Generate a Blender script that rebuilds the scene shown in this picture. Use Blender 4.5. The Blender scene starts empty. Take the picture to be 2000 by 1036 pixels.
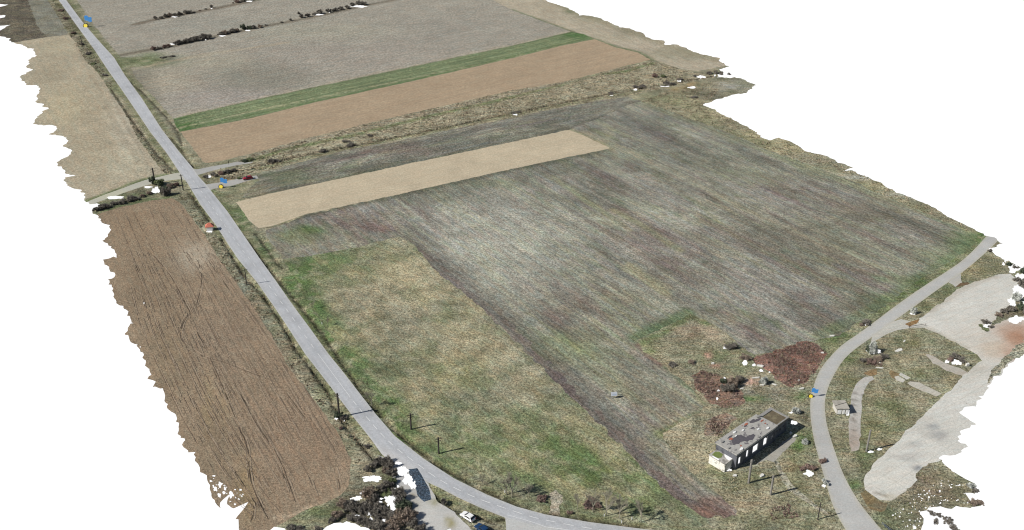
import bpy, bmesh, math, random
import numpy as np
from mathutils import Vector, Matrix
from mathutils.geometry import delaunay_2d_cdt
random.seed(7); RNG = np.random.default_rng(11)
C = bpy.context.scene.collection
R = math.radians

# ---------------------------------------------------------------- camera, sky, sun, exposure
H = 180.0; F = 1988.0; PITCH = 28.2; CX, CY = 1000.0, 518.0
cd = bpy.data.cameras.new('camera'); cam = bpy.data.objects.new('camera', cd); C.objects.link(cam)
cam.location = (0, 0, H); cam.rotation_euler = (R(90 - PITCH), 0, 0)
cd.sensor_width = 36; cd.lens = F / 2000 * 36; cd.clip_start = 1; cd.clip_end = 6000
bpy.context.scene.camera = cam
SUN_EL = 38.0; SHADOW_AZ = 20.0           # shadows run along +20 degrees from +X
sd = bpy.data.lights.new('sun', 'SUN'); so = bpy.data.objects.new('sun', sd); C.objects.link(so)
sd.energy = 4.6; sd.angle = R(0.5); sd.color = (1.0, 0.965, 0.90)
dvec = Vector((math.cos(R(SUN_EL)) * math.cos(R(SHADOW_AZ)), math.cos(R(SUN_EL)) * math.sin(R(SHADOW_AZ)), -math.sin(R(SUN_EL))))
so.rotation_euler = dvec.to_track_quat('-Z', 'Y').to_euler(); so.location = (-100, 0, 300)
w = bpy.data.worlds.new('World'); bpy.context.scene.world = w; w.use_nodes = True
nt = w.node_tree; nt.nodes.clear()
out = nt.nodes.new('ShaderNodeOutputWorld'); sky = nt.nodes.new('ShaderNodeTexSky'); sky.sky_type = 'NISHITA'
sky.sun_disc = False; sky.sun_elevation = R(SUN_EL)
sky.sun_rotation = math.atan2(-dvec.x, -dvec.y)
bg = nt.nodes.new('ShaderNodeBackground'); bg.inputs[1].default_value = 0.055
nt.links.new(sky.outputs[0], bg.inputs[0])
white = nt.nodes.new('ShaderNodeBackground'); white.inputs[0].default_value = (1, 1, 1, 1); white.inputs[1].default_value = 1.1
geo = nt.nodes.new('ShaderNodeTexCoord'); sep = nt.nodes.new('ShaderNodeSeparateXYZ')
nt.links.new(geo.outputs['Generated'], sep.inputs[0])
mr = nt.nodes.new('ShaderNodeMapRange'); mr.inputs[1].default_value = -0.06; mr.inputs[2].default_value = -0.02
mr.inputs[3].default_value = 1; mr.inputs[4].default_value = 0
nt.links.new(sep.outputs[2], mr.inputs[0])
mx = nt.nodes.new('ShaderNodeMixShader'); nt.links.new(mr.outputs[0], mx.inputs[0])
nt.links.new(bg.outputs[0], mx.inputs[1]); nt.links.new(white.outputs[0], mx.inputs[2]); nt.links.new(mx.outputs[0], out.inputs[0])
bpy.context.scene.cycles.pixel_filter_type = 'BLACKMAN_HARRIS'; bpy.context.scene.cycles.filter_width = 1.1
vs = bpy.context.scene.view_settings
vs.view_transform = 'Standard'; vs.look = 'None'; vs.exposure = 0.0; vs.gamma = 1.0; vs.use_curve_mapping = False

# ---------------------------------------------------------------- ground geometry helpers
_p = R(PITCH); _s, _c = math.sin(_p), math.cos(_p)
def G(x, y, z=0.0):
    """survey point given as picture coordinates (2000 x 1036) -> metres on the plane at height z"""
    dx, dy, dz = (x - CX), F * _c + (CY - y) * _s, -F * _s + (CY - y) * _c
    t = (z - H) / dz
    return (dx * t, dy * t)
def GA(pts): return np.array([G(*p) for p in pts])
def PX(X, Y):
    d = Y * _c + H * _s
    return CX + F * X / d, CY - F * (Y * _s - H * _c) / d
def ang(a, b):
    A, B = G(*a), G(*b); return math.atan2(B[1] - A[1], B[0] - A[0])
def hash2(ix, iy, seed):
    h = (ix.astype(np.int64) * 374761393 + iy.astype(np.int64) * 668265263 + seed * 1442695041) & 0xffffffff
    h = ((h ^ (h >> 13)) * 1274126177) & 0xffffffff
    return ((h ^ (h >> 16)) & 0xffff) / 65535.0
def vn(x, y, scale, seed=0):
    x = np.asarray(x, float) / scale; y = np.asarray(y, float) / scale
    ix, iy = np.floor(x), np.floor(y); fx, fy = x - ix, y - iy
    fx = fx * fx * (3 - 2 * fx); fy = fy * fy * (3 - 2 * fy)
    a = hash2(ix, iy, seed); b = hash2(ix + 1, iy, seed); c = hash2(ix, iy + 1, seed); d = hash2(ix + 1, iy + 1, seed)
    return (a * (1 - fx) + b * fx) * (1 - fy) + (c * (1 - fx) + d * fx) * fy
def fbm(x, y, scale, seed=0, o=4):
    s = 0; a = .5; t = 0
    for i in range(o):
        s = s + a * vn(x, y, scale / 2 ** i, seed + i * 17); t += a; a *= .55
    return s / t
def densify(P, step, closed=True):
    o = []
    n = len(P)
    for i in range(n if closed else n - 1):
        a, b = P[i], P[(i + 1) % n]; L = np.hypot(*(b - a)); k = max(1, int(L / step))
        for j in range(k): o.append(a + (b - a) * j / k)
    if not closed: o.append(P[-1])
    return np.array(o)
def jitter(P, amp, seed=3, sc=3.0):
    if amp <= 0: return P
    x, y = P[:, 0], P[:, 1]
    dx = (vn(x, y, sc, seed) - .5) * 2 * amp + (vn(x, y, sc * .3, seed + 5) - .5) * amp
    dy = (vn(x, y, sc, seed + 9) - .5) * 2 * amp + (vn(x, y, sc * .3, seed + 14) - .5) * amp
    return P + np.stack([dx, dy], 1)
def smooth(pts, it=2):
    P = np.array(pts, float)
    for _ in range(it):
        Q = [P[0]]
        for i in range(len(P) - 1):
            Q += [P[i] * .75 + P[i + 1] * .25, P[i] * .25 + P[i + 1] * .75]
        Q.append(P[-1]); P = np.array(Q)
    return P
def inpoly(x, y, P):
    r = np.zeros(len(x), bool)
    m = (x >= P[:, 0].min()) & (x <= P[:, 0].max()) & (y >= P[:, 1].min()) & (y <= P[:, 1].max())
    idx = np.nonzero(m)[0]
    if len(idx) == 0: return r
    xx, yy = x[idx], y[idx]; ins = np.zeros(len(idx), bool)
    n = len(P)
    for i in range(n):
        x1, y1 = P[i]; x2, y2 = P[(i + 1) % n]
        if y1 == y2: continue
        c = ((y1 > yy) != (y2 > yy))
        if c.any():
            ins ^= c & (xx < (x2 - x1) * (yy - y1) / (y2 - y1) + x1)
    r[idx] = ins
    return r
def dist_line(x, y, P):
    """distance to an open polyline"""
    best = np.full(len(x), 1e9)
    for i in range(len(P) - 1):
        a, b = P[i], P[i + 1]; d = b - a; L = max(d @ d, 1e-9)
        t = np.clip(((x - a[0]) * d[0] + (y - a[1]) * d[1]) / L, 0, 1)
        dd = (x - a[0] - t * d[0]) ** 2 + (y - a[1] - t * d[1]) ** 2
        best = np.minimum(best, dd)
    return np.sqrt(best)
SAT = .85
def lin(c):
    c = np.array(c, float) / 255.0; c = c.mean() + (c - c.mean()) * SAT
    return np.where(c <= .04045, c / 12.92, ((c + .055) / 1.055) ** 2.4)

# ---------------------------------------------------------------- materials
def N(nt, t, **k):
    n = nt.nodes.new(t)
    for a, b in k.items(): setattr(n, a, b)
    return n
def math_n(nt, op, a, b=None, clamp=False):
    n = N(nt, 'ShaderNodeMath', operation=op, use_clamp=clamp)
    for i, v in enumerate((a, b)):
        if v is None: continue
        if isinstance(v, (int, float)): n.inputs[i].default_value = v
        else: nt.links.new(v, n.inputs[i])
    return n.outputs[0]
def noise(nt, vec, scale, detail=3, rough=.6):
    n = N(nt, 'ShaderNodeTexNoise'); n.inputs['Scale'].default_value = scale; n.inputs['Detail'].default_value = detail
    n.inputs['Roughness'].default_value = rough; nt.links.new(vec, n.inputs['Vector']); return n.outputs[0]
def mapr(nt, v, a, b, c, d):
    n = N(nt, 'ShaderNodeMapRange'); nt.links.new(v, n.inputs[0])
    for i, q in enumerate((a, b, c, d)): n.inputs[i + 1].default_value = q
    return n.outputs[0]
def mapping(nt, vec, rot=0, scale=(1, 1, 1), loc=(0, 0, 0)):
    # rotate first, then squash, so long axis follows the rows
    m1 = N(nt, 'ShaderNodeMapping'); m1.inputs['Rotation'].default_value = (0, 0, -rot); m1.inputs['Location'].default_value = loc
    m2 = N(nt, 'ShaderNodeMapping'); m2.inputs['Scale'].default_value = scale
    nt.links.new(vec, m1.inputs['Vector']); nt.links.new(m1.outputs[0], m2.inputs['Vector']); return m2.outputs[0]
def ground_mat(name, grain=.3, gs=1.6, patch=.15, rows=0.0, rot=0.0, rowsc=.8, tint=.12, specks=None, bump=.5, streak=0.0, palette=None, coarse=.2, joints=None):
    m = bpy.data.materials.new(name); m.use_nodes = True; nt = m.node_tree
    bs = nt.nodes['Principled BSDF']; bs.inputs['Roughness'].default_value = .95; bs.inputs['Specular IOR Level'].default_value = .1
    pos = N(nt, 'ShaderNodeNewGeometry').outputs['Position']
    at = N(nt, 'ShaderNodeAttribute'); at.attribute_name = 'paint'
    g = noise(nt, pos, gs * 1.25, 3, .85)
    f = mapr(nt, g, .36, .64, max(.05, 1 - grain * 1.7), 1 + grain * 1.7)
    g3 = noise(nt, pos, gs * .33, 3, .7)
    f = math_n(nt, 'MULTIPLY', f, mapr(nt, g3, .3, .7, 1 - coarse, 1 + coarse))
    g4 = noise(nt, mapping(nt, pos, .6, (1, 1, 1), (5, 11, 0)), gs * 2.1, 2, .9)
    f = math_n(nt, 'MULTIPLY', f, mapr(nt, g4, .38, .62, 1 - grain * 1.1, 1 + grain * 1.1))
    g2 = noise(nt, pos, .07, 4, .6)
    f = math_n(nt, 'MULTIPLY', f, mapr(nt, g2, .3, .7, 1 - patch, 1 + patch))
    if rows:
        rv = mapping(nt, pos, rot, (.03, 1, 1))
        f = math_n(nt, 'MULTIPLY', f, mapr(nt, noise(nt, rv, rowsc, 3, .7), .3, .7, 1 - rows, 1 + rows))
    cm = N(nt, 'ShaderNodeVectorMath', operation='SCALE'); nt.links.new(at.outputs['Color'], cm.inputs[0]); nt.links.new(f, cm.inputs['Scale'])
    col = cm.outputs[0]
    if palette:     # broad streaks of differently coloured growth along the rows
        sv = mapping(nt, pos, rot, (.10, 1, 1), (31, 7, 0))
        s = noise(nt, sv, .11, 5, .62)
        rp = N(nt, 'ShaderNodeValToRGB'); nt.links.new(s, rp.inputs[0]); el = rp.color_ramp.elements
        while len(el) > 1: el.remove(el[-1])
        el[0].position = palette[0][0]; el[0].color = (*palette[0][1], 1)
        for p_, c_ in palette[1:]:
            e = el.new(p_); e.color = (*c_, 1)
        mm = N(nt, 'ShaderNodeVectorMath', operation='MULTIPLY'); nt.links.new(col, mm.inputs[0]); nt.links.new(rp.outputs[0], mm.inputs[1])
        dd = N(nt, 'ShaderNodeVectorMath', operation='SCALE'); dd.inputs['Scale'].default_value = 2.0; nt.links.new(mm.outputs[0], dd.inputs[0])
        col = dd.outputs[0]
    if tint:
        t = noise(nt, mapping(nt, pos, rot, (.3, 1, 1), (9, 40, 0)), gs * .6, 4, .75)
        tr = N(nt, 'ShaderNodeValToRGB'); nt.links.new(t, tr.inputs[0]); e = tr.color_ramp.elements
        e[0].position = .36; e[0].color = (.5 * (1 + tint), .5, .5 * (1 - tint), 1)
        e[1].position = .64; e[1].color = (.5 * (1 - tint), .5 * (1 + .35 * tint), .5 * (1 + .5 * tint), 1)
        mm = N(nt, 'ShaderNodeVectorMath', operation='MULTIPLY'); nt.links.new(col, mm.inputs[0]); nt.links.new(tr.outputs[0], mm.inputs[1])
        dd = N(nt, 'ShaderNodeVectorMath', operation='SCALE'); dd.inputs['Scale'].default_value = 2.0; nt.links.new(mm.outputs[0], dd.inputs[0])
        col = dd.outputs[0]
    for sc, th, c_ in (specks or []):
        s = noise(nt, mapping(nt, pos, 0, (1, 1, 1), (sc * 50, 3, 0)), sc, 2, .5)
        k = mapr(nt, s, th, th + .04, 0, 1)
        mi = N(nt, 'ShaderNodeMix', data_type='RGBA'); nt.links.new(k, mi.inputs[0]); nt.links.new(col, mi.inputs[6]); mi.inputs[7].default_value = (*lin(c_), 1)
        col = mi.outputs[2]
    if joints is not None:      # tarred joints between cast slabs
        bk = N(nt, 'ShaderNodeTexBrick'); nt.links.new(mapping(nt, pos, joints), bk.inputs['Vector'])
        bk.inputs['Scale'].default_value = 1.0; bk.inputs['Brick Width'].default_value = 6.0; bk.inputs['Row Height'].default_value = 3.6; bk.inputs['Mortar Size'].default_value = .07
        bk.offset = 0.0; bk.inputs['Color1'].default_value = (1, 1, 1, 1); bk.inputs['Color2'].default_value = (.965, .965, .96, 1); bk.inputs['Mortar'].default_value = (.84, .83, .8, 1)
        mj = N(nt, 'ShaderNodeVectorMath', operation='MULTIPLY'); nt.links.new(col, mj.inputs[0]); nt.links.new(bk.outputs[0], mj.inputs[1]); col = mj.outputs[0]
    nt.links.new(col, bs.inputs['Base Color'])
    if bump:
        b = N(nt, 'ShaderNodeBump'); b.inputs['Strength'].default_value = bump; b.inputs['Distance'].default_value = .25
        nt.links.new(math_n(nt, 'ADD', g, g3), b.inputs['Height']); nt.links.new(b.outputs[0], bs.inputs['Normal'])
    return m
_mc = {}
def mat(name, c, rough=.8, var=.2, sc=2.0, c2=None, th=.5, metal=0, srgb=True, attr=None):
    if name in _mc: return _mc[name]
    m = bpy.data.materials.new(name); m.use_nodes = True; nt = m.node_tree; bs = nt.nodes['Principled BSDF']
    bs.inputs['Roughness'].default_value = rough; bs.inputs['Metallic'].default_value = metal
    pos = N(nt, 'ShaderNodeTexCoord').outputs['Object']
    g = noise(nt, pos, sc, 4, .7); f = mapr(nt, g, .3, .7, 1 - var, 1 + var)
    cm = N(nt, 'ShaderNodeVectorMath', operation='SCALE'); nt.links.new(f, cm.inputs['Scale'])
    if attr:
        at = N(nt, 'ShaderNodeAttribute'); at.attribute_name = attr; nt.links.new(at.outputs['Color'], cm.inputs[0])
    elif c2 is not None:
        mi = N(nt, 'ShaderNodeMix', data_type='RGBA'); mi.inputs[6].default_value = (*lin(c), 1); mi.inputs[7].default_value = (*lin(c2), 1)
        nt.links.new(mapr(nt, noise(nt, pos, sc * .4, 4, .65), th, th + .06, 0, 1), mi.inputs[0]); nt.links.new(mi.outputs[2], cm.inputs[0])
    else: cm.inputs[0].default_value = tuple(lin(c))
    nt.links.new(cm.outputs[0], bs.inputs['Base Color'])
    _mc[name] = m; return m

ROW_FIELD = R(-56); ROW_UP = R(32); ROW_TOP = R(37.5)
ROW_BROWN = ang((301, 500), (404, 676))
M_GRASS = ground_mat('rough_grass', .34, 1.0, .16, tint=.08, bump=.8, coarse=.2)
M_SCRUB = ground_mat('dry_scrub', .44, .8, .2, tint=.1, bump=1.0, coarse=.28, specks=[(.9, .68, (70, 62, 54)), (1.3, .7, (190, 178, 154))])
M_MEADOW = ground_mat('meadow_grass', .31, 1.0, .12, .12, R(-50), .6, tint=.08, bump=.7, coarse=.2)
pal = [(.34, (.40, .40, .41)), (.44, (.46, .46, .44)), (.48, (.48, .46, .46)), (.51, (.50, .505, .49)), (.555, (.52, .53, .47)), (.59, (.50, .495, .505)), (.66, (.56, .56, .56))]
M_FIELD = ground_mat('stubble_field', .26, .85, .10, .24, ROW_FIELD, 1.0, tint=.09, bump=.6, palette=pal, coarse=.14)
M_FIELDUP = ground_mat('stubble_field_upper', .32, .75, .12, .16, ROW_UP, .9, tint=.09, bump=.6, palette=pal, coarse=.14)
M_TOP = ground_mat('grey_stubble', .21, .55, .08, .09, ROW_TOP, .4, tint=.05, bump=.5, coarse=.08)
M_TOPSOIL = ground_mat('harrowed_soil', .11, .6, .05, .07, ROW_TOP, .45, tint=.03, bump=.3, coarse=.05, specks=[(.5, .74, (128, 108, 90))])
M_SAND = ground_mat('sandy_soil', .085, .7, .04, .05, R(30.5), .5, tint=.02, bump=.2, coarse=.04)
M_BROWN = ground_mat('ploughed_soil', .20, 1.1, .08, .10, ROW_BROWN, .7, tint=.05, bump=.8, coarse=.10)
M_BEIGE = ground_mat('beige_stubble', .16, .6, .08, .07, R(-58), .45, tint=.05, bump=.5, coarse=.09, specks=[(.5, .73, (115, 104, 88))])
M_CROP = ground_mat('green_crop', .27, .75, .08, .30, R(37.4), .55, tint=.06, bump=.6, coarse=.12)
M_ASPHALT = ground_mat('asphalt', .05, 1.2, .04, .05, R(-60), 1.0, tint=.012, bump=.1, coarse=.03, specks=[(.23, .79, (150, 152, 156))])
M_PALEASPH = ground_mat('pale_asphalt', .05, 1.3, .05, tint=.02, bump=.1, coarse=.03)
M_CONC = ground_mat('weathered_concrete', .07, 1.1, .06, .05, R(20), .5, tint=.03, bump=.15, coarse=.04, specks=[(.5, .74, (160, 154, 144))], joints=R(37))
M_MUD = ground_mat('muddy_puddle', .2, 1.0, .2, tint=.1, bump=.2)
M_TRUCKSHADOW = ground_mat('truck_shadow_tone', .45, 1.6, .1, tint=.1, bump=.8, coarse=.2)  # bluish dark tone for the painted truck shadow
M_BRAMBLE = ground_mat('bramble_ground', .34, 1.2, .2, tint=.15, bump=1.0, coarse=.2)

# ---------------------------------------------------------------- outline of the surveyed land and its gaps
OUTLINE = [(-70,-70),(-70,20),(-30,8),(0,8),(17,9.5),(0,14),(-20,18),(-30,26),(0,30),(13,31),(0,37),(-15,42),(-10,50),(0,51),(20,49),(0,60),(-14,66),(0,71),
(18,75),(22,83),(48,89),(52,95),(64,96),(72,111),(60,113),(54,118),(57,125),(50,132),(64,135),(60,139),(39,150),(44,158),(54,166),(77,168),(74,180),(69,201),(80,202),(93,212),(70,228),(68,243),(90,244),(112,247),(108,255),(95,262),(112,265),(130,268),(132,278),(124,286),(143,294),(125,310),(113,318),(118,326),(130,340),(146,343),(128,347),(126,352),(140,368),(158,369),(163,380),(168,393),(173,395),(174,400),(196,398),(192,404),(178,408),(180,418),(188,420),(200,436),(213,438),(215,447),(205,468),(203,475),(220,490),(228,503),(197,508),(205,516),(226,542),(211,547),(218,560),(229,597),(243,597),(248,612),(256,631),(246,642),(252,660),(268,680),(285,705),(292,722),(298,733),(289,741),(302,745),(298,757),(322,761),(330,785),(340,810),(350,850),(366,884),(378,886),(385,905),(397,924),(404,930),(408,950),(416,972),(424,997),(430,990),(433,975),(444,968),(446,985),(452,993),(470,988),(484,984),(478,995),(470,1005),(465,1025),(475,1038),(480,1100),(520,1100),(530,1040),(540,1033),(552,1031),(560,1040),(570,1100),(620,1100),(634,1036),(648,1026),(674,1019),(692,1023),(703,1029),(716,1028),(724,1040),(730,1100),
(1790,1100),(1800,1060),(1802,1036),(1800,1020),(1797,1005),(1810,998),(1822,990),(1838,991),(1850,991),(1900,991),(1912,990),(1920,985),(1915,978),(1895,976),(1888,970),(1888,962),(1900,960),(1910,963),(1905,955),(1900,945),(1885,938),(1870,930),(1855,920),(1843,910),(1837,905),(1841,902),(1836,897),(1878,880),(1884,872),(1886,868),(1879,865),(1867,850),(1905,826),(1880,810),(1878,806),(1915,781),(1916,778),(1910,775),(1922,768),(1926,760),(1944,742),(1942,738),(1970,712),(1990,697),(2060,655),(2200,600),(2200,560),(2060,520),(2012,516),(2000,520),(1996,527),(1985,517),(1975,514),(1970,509),(1966,514),(1960,508),(1950,500),(1935,490),(1934,484),(1961,476),(1944,467),(1940,464),(1925,460),(1918,456),(1900,447),(1888,440),(1862,428),(1850,423),(1836,412),(1820,404),(1790,392),(1770,383),(1745,373),(1720,358),(1690,345),(1665,333),(1647,333),(1663,328),(1655,322),(1640,318),(1622,308),(1600,301),(1573,296),(1560,285),(1540,275),(1520,269),(1505,275),(1490,269),(1470,255),(1450,243),(1420,227),(1395,214),(1371,206),(1391,198),(1427,186),(1449,183),(1460,179),(1476,166),(1452,156),(1432,151),(1424,153),(1402,150),(1400,146),(1412,142),(1403,136),(1422,130),(1404,120),(1409,114),(1386,110),(1361,104),(1339,94),(1321,87),(1299,88),(1296,80),(1279,78),(1266,73),(1256,66),(1231,56),(1218,54),(1208,53),(1188,43),(1166,34),(1140,30),(1133,31),(1123,23),(1100,12.5),(1075,5),(1063,0),(1020,-20),(940,-70)]
# gaps in the survey: centre, half sizes in picture units
HOLES = [(228,386,18,3.2),(304,372,8,6),(289,366,8,1.8),(184,402,6,2),(406,345,8,2.6),(409,452,6,2.6),(729,936,20,7),(715,938,6,3),(697,974,12,5),(708,963,4,4),(765,979,13,15),(762,1002,9,4),(742,982,5,3),(745,975,4,2),(786,920,13,10),(796,938,8,11),(807,948,6,8),(778,905,7,3),(718,1003,6,3.5),(726,1005,4,2.5),(697,1007,5,2),(750,1016,4,4),(698,1014,3,4),(724,1015,3,6),(772,957,3,3.5),(777,950,3,3),(745,999,3,4),
(1419,680,8,2.8),(1455,710,6,5),(1487,724,4.5,2.5),(1473,713,4,2.5),(1503,727,2,1.8),(1415,741,3,5),(1403,763,3,2.2),(1312,715,2,2),(1401,779,2,3),(1706,686,8,4.5),(1697,685,5,2.5),(1717,687,4,3),(1851,706,5,4),(1869,708,9,6),(1926,637,9,3.6),(1784,613,6,3),(1550,826,6,4),(1580,926,9,6.5),(1610,949,4,3),(1700,883,6,2.5),(1718,878,5,2.5),(1546,806,5,1.8),(1422,918,8,3),(1690,635,2.5,1.5),(1655,806,4,6),(1640,805,7,5),(1005,224,6,1.7),(1193,186,5,1.6),(1242,175,4.5,1.8),(1300,168,8,2.2),(1327,158,4.5,2),(1368,150,8,2.4),(1352,171,8,2),(1412,150,10,2),(1396,147,2,1),(340,33.5,6,1),(338,86.5,7,1.4),(350,84,2,1),(435,70.5,7,1.2),(484,60,5,1.2),(402,78,2,1),(622,29,9,1.3),(699,12.5,14,2.6),(643,24,2,1),(488,3,7,1.3),(413,17.5,2,1),(657,817,4,3.5),(672,820,1,1),(658,813,2,2),(868,987,4,1.2),(1985,624,16,7),(1990,570,14,13),(2008,596,20,6),(1980,525,12,7),(1992,540,10,6),(1960,516,3,3),(1996,556,5,4),(1978,590,9,8),(1556,783,.1,.1),(1822,1022,7,6),(1812,1012,5,6),(1834,1030,8,7),(1848,1022,4,5),(1786,1031,4,3),(1840,1010,6,2.5),
(281,592,1.4,1.4),(274,678,1.2,1.2),(452,966,5,6),(430,947,4,5),(421,956,4,4),(440,955,3,4),(470,957,3,2),(428,968,4,4),(412,940,3,2),(418,930,3,1.6),(466,975,2,2),(459,985,2,2),(437,963,3,3)]
def hole_poly(cx, cy, rx, ry, k=0):
    n = max(9, int((rx + ry) * 1.2)); r = random.Random(int(cx * 7 + cy * 3))
    if rx + ry > 6: n = int(n * 1.8)
    P = []
    for i in range(n):
        a = 2 * math.pi * i / n; q = .55 + .8 * float(vn(np.array([cx + 2.1 * math.cos(a)]), np.array([cy + 2.1 * math.sin(a)]), 1.0, 77)[0]) + r.uniform(-.14, .14)
        P.append((cx + rx * q * math.cos(a), cy + ry * q * math.sin(a)))
    return GA(P)
OUT_W = jitter(densify(GA(OUTLINE), 1.1), .95, 21, 2.4)
holes = [hole_poly(*h) for h in HOLES if h[2] > .5]
D0 = Vector((*G(1436, 917), 0)); AZ = R(42.5)      # foot and heading of the ruin, whose floor was never surveyed
holes.append(np.array([(D0.x + u_ * math.cos(AZ) - v_ * math.sin(AZ), D0.y + u_ * math.sin(AZ) + v_ * math.cos(AZ)) for u_, v_ in ((.5, .5), (17.8, .5), (17.8, 6.4), (.5, 6.4))]))
rh = random.Random(5)
def rand_holes(poly, n, a, b):
    P = np.array(poly, float); k = 0
    while k < n:
        x = rh.uniform(P[:, 0].min(), P[:, 0].max()); y = rh.uniform(P[:, 1].min(), P[:, 1].max())
        if inpoly(np.array([x]), np.array([y]), P)[0]:
            holes.append(hole_poly(x, y, rh.uniform(a, b), rh.uniform(a, b) * .8)); k += 1
rand_holes([(1775,985),(1790,960),(1830,935),(1880,945),(1900,985),(1840,988),(1800,1003),(1795,1032),(1760,1034),(1740,1000)], 85, .6, 2.0)
rand_holes([(408,930),(470,958),(480,975),(452,990),(432,985)], 26, .8, 2.2)

# ---------------------------------------------------------------- the pieces of land, later ones lie over earlier ones
ROAD_L = [(60,-75),(114,0),(148,48),(186,100),(213,141),(238,176),(294,259),(326,300),(351,338),(366,358),(392,401),(422,441),(449,483),(466,508),(502,552),(537,602),(561,638),(596,692),(624,728),(651,763),(691,816),(722,855),(746,888),(763,903),(785,914),(815,931),(838,944),(860,954),(898,974),(940,993),(987,1012),(1030,1024),(1080,1034),(1150,1046),(1300,1068),(1500,1090)]
ROAD_R = [(78,-75),(129,0),(161,43),(191,78),(223,113),(243,146),(276,191),(316,253),(351,298),(376,328),(386,343),(402,360),(412,373),(444,413),(477,461),(505,502),(538,548),(573,598),(605,641),(641,691),(671,728),(705,772),(733,808),(771,852),(827,896),(887,935),(954,968),(1009,990),(1064,1005),(1150,1020),(1250,1033),(1400,1048),(1500,1058)]
ROAD_C = [(69,-75),(121,0),(154,45),(188,89),(218,128),(257,183),(305,256),(338,300),(364,337),(381,358),(407,393),(427,423),(444,448),(467,481),(485,503),(502.5,525),(527.6,561.5),(554,597),(581.6,635.5),(599,661),(635.5,711),(671,758.5),(689,783),(720,820),(748,852),(776,878),(816,907),(849,932),(879,949),(918,968),(954,982),(995,996),(1036.5,1009.5),(1059,1015),(1119,1027),(1200,1040),(1320,1056),(1500,1075)]
RR_L = [(1928,460),(1905,486),(1878,511),(1850,530),(1800,562),(1750,597),(1712,626),(1680,650),(1648,671),(1628,690),(1612,708),(1600,726),(1590,750),(1583,778),(1582,805),(1586,840),(1592,870),(1602,905),(1615,950),(1625,985),(1637,1010),(1652,1036),(1690,1100)]
RR_R = [(1958,462),(1935,485),(1905,512),(1880,532),(1862,545),(1840,560),(1808,583),(1775,607),(1745,628),(1716,650),(1690,668),(1665,686),(1645,706),(1630,730),(1617,757),(1611,782),(1611,803),(1615,832),(1624,862),(1634,892),(1645,922),(1660,952),(1680,985),(1702,1012),(1722,1036),(1780,1100)]
REG = []
def region(name, label, cat, pts, col, m, jit=.0, step=1.2, sm=0, tuft=None):
    P = GA(pts)
    if sm: P = smooth(P, sm)
    P = densify(P, step); P = jitter(P, jit, 33, 2.2)
    REG.append(dict(name=name, label=label, cat=cat, poly=P, px=np.array(pts, float), col=lin(col), mat=m, tuft=tuft))
region('rough_ground', 'dry rough grassland filling the verges and waste land between the fields', 'grass', [(-300,-200),(2300,-200),(2300,1300),(-300,1300)], (152,146,123), M_GRASS)
region('dark_field', 'dark brown weedy field at the far left corner beside the road', 'field', [(-80,-80),(30,-80),(55,0),(65,30),(75,55),(93,73),(22,84),(-80,100)], (101,93,82), M_SCRUB, .5)
region('weedy_field', 'grey green weedy strip between the dark far left field and the road', 'field', [(30,-80),(60,-80),(92,0),(112,30),(135,68),(93,73),(75,55),(65,30),(55,0)], (134,132,120), M_GRASS, .8)
region('beige_field', 'beige harvested field left of the road above the crossing track', 'field', [(22,84),(93,73),(135,68),(150,86),(166,118),(191,143),(213,176),(251,233),(266,265),(296,308),(316,333),(326,344),(300,350),(276,352),(241,365),(205,379),(150,402),(20,420),(-60,150)], (171,159,136), M_BEIGE, .5)
region('ploughed_field', 'brown ploughed field with tractor ruts left of the main road', 'field', [(170,428),(205,414),(241,403),(301,391),(336,387),(351,396),(361,406),(379,431),(402,463),(427,505),(456,545),(491,595),(527,650),(564,718),(595,757),(631,805),(664,852),(686,899),(684,920),(681,949),(664,968),(632,983),(598,996),(540,1028),(526,1040),(500,1110),(300,1110),(100,700)], (149,129,106), M_BROWN, .25)
region('stubble_field', 'grey brown harvested field crossed by hedgerows beyond the green crop strip', 'field', [(155,-80),(950,-80),(962,0),(1000,20),(1060,42),(1115,62),(1000,89),(700,152),(500,194),(338,231),(300,190),(263,150),(256,133),(290,128),(330,118),(300,112),(236,112),(212,84),(180,45),(150,0),(110,-80)], (157,150,137), M_TOP, .4)
region('sandy_field', 'pale beige field along the far right edge of the land', 'field', [(950,-80),(1200,-80),(1500,120),(1420,128),(1385,135),(1360,139),(1330,135),(1300,125),(1270,114),(1245,103),(1200,92),(1161,78),(1115,62),(1060,42),(1000,20),(962,0)], (176,164,143), M_BEIGE, .4)
region('green_crop_strip', 'narrow green strip of young crop between grey stubble and brown soil', 'field', [(338,232),(500,195),(700,153),(1000,90),(1115,63),(1140,67),(1161,77),(1100,89),(1000,114),(800,160),(600,204),(500,229),(352,258),(343,245)], (114,127,92), M_CROP, .25)
region('brown_field', 'light brown harrowed field below the green crop strip', 'field', [(352,258),(500,229),(600,204),(800,160),(1000,114),(1100,89),(1161,77),(1200,92),(1245,103),(1270,117),(1180,140),(1100,160),(1000,177),(800,222),(600,270),(500,298),(430,315),(400,319),(388,305)], (170,148,121), M_TOPSOIL, .35)
region('scrub_strip', 'strip of dry reedy scrub with a ditch between the brown field and the dark field', 'scrub', [(470,312),(500,298),(600,270),(800,222),(1000,177),(1100,160),(1180,140),(1270,120),(1300,127),(1350,140),(1400,150),(1330,165),(1226,188),(1176,195),(1083,212),(1000,230),(876,254),(801,269),(676,293),(560,324),(505,337),(430,345),(388,349),(400,343),(470,326)], (160,150,126), M_SCRUB, .6)
region('dark_stubble_field', 'dark grey stubble field above the tan strip beside the red car', 'field', [(500,341),(560,325),(676,294),(801,270),(876,255),(1000,231),(1083,213),(1176,196),(1226,190),(1251,198),(1210,212),(1160,236),(1112,254),(800,320),(600,363),(500,385),(470,388),(505,352)], (124,121,113), M_FIELDUP, .7)
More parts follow.
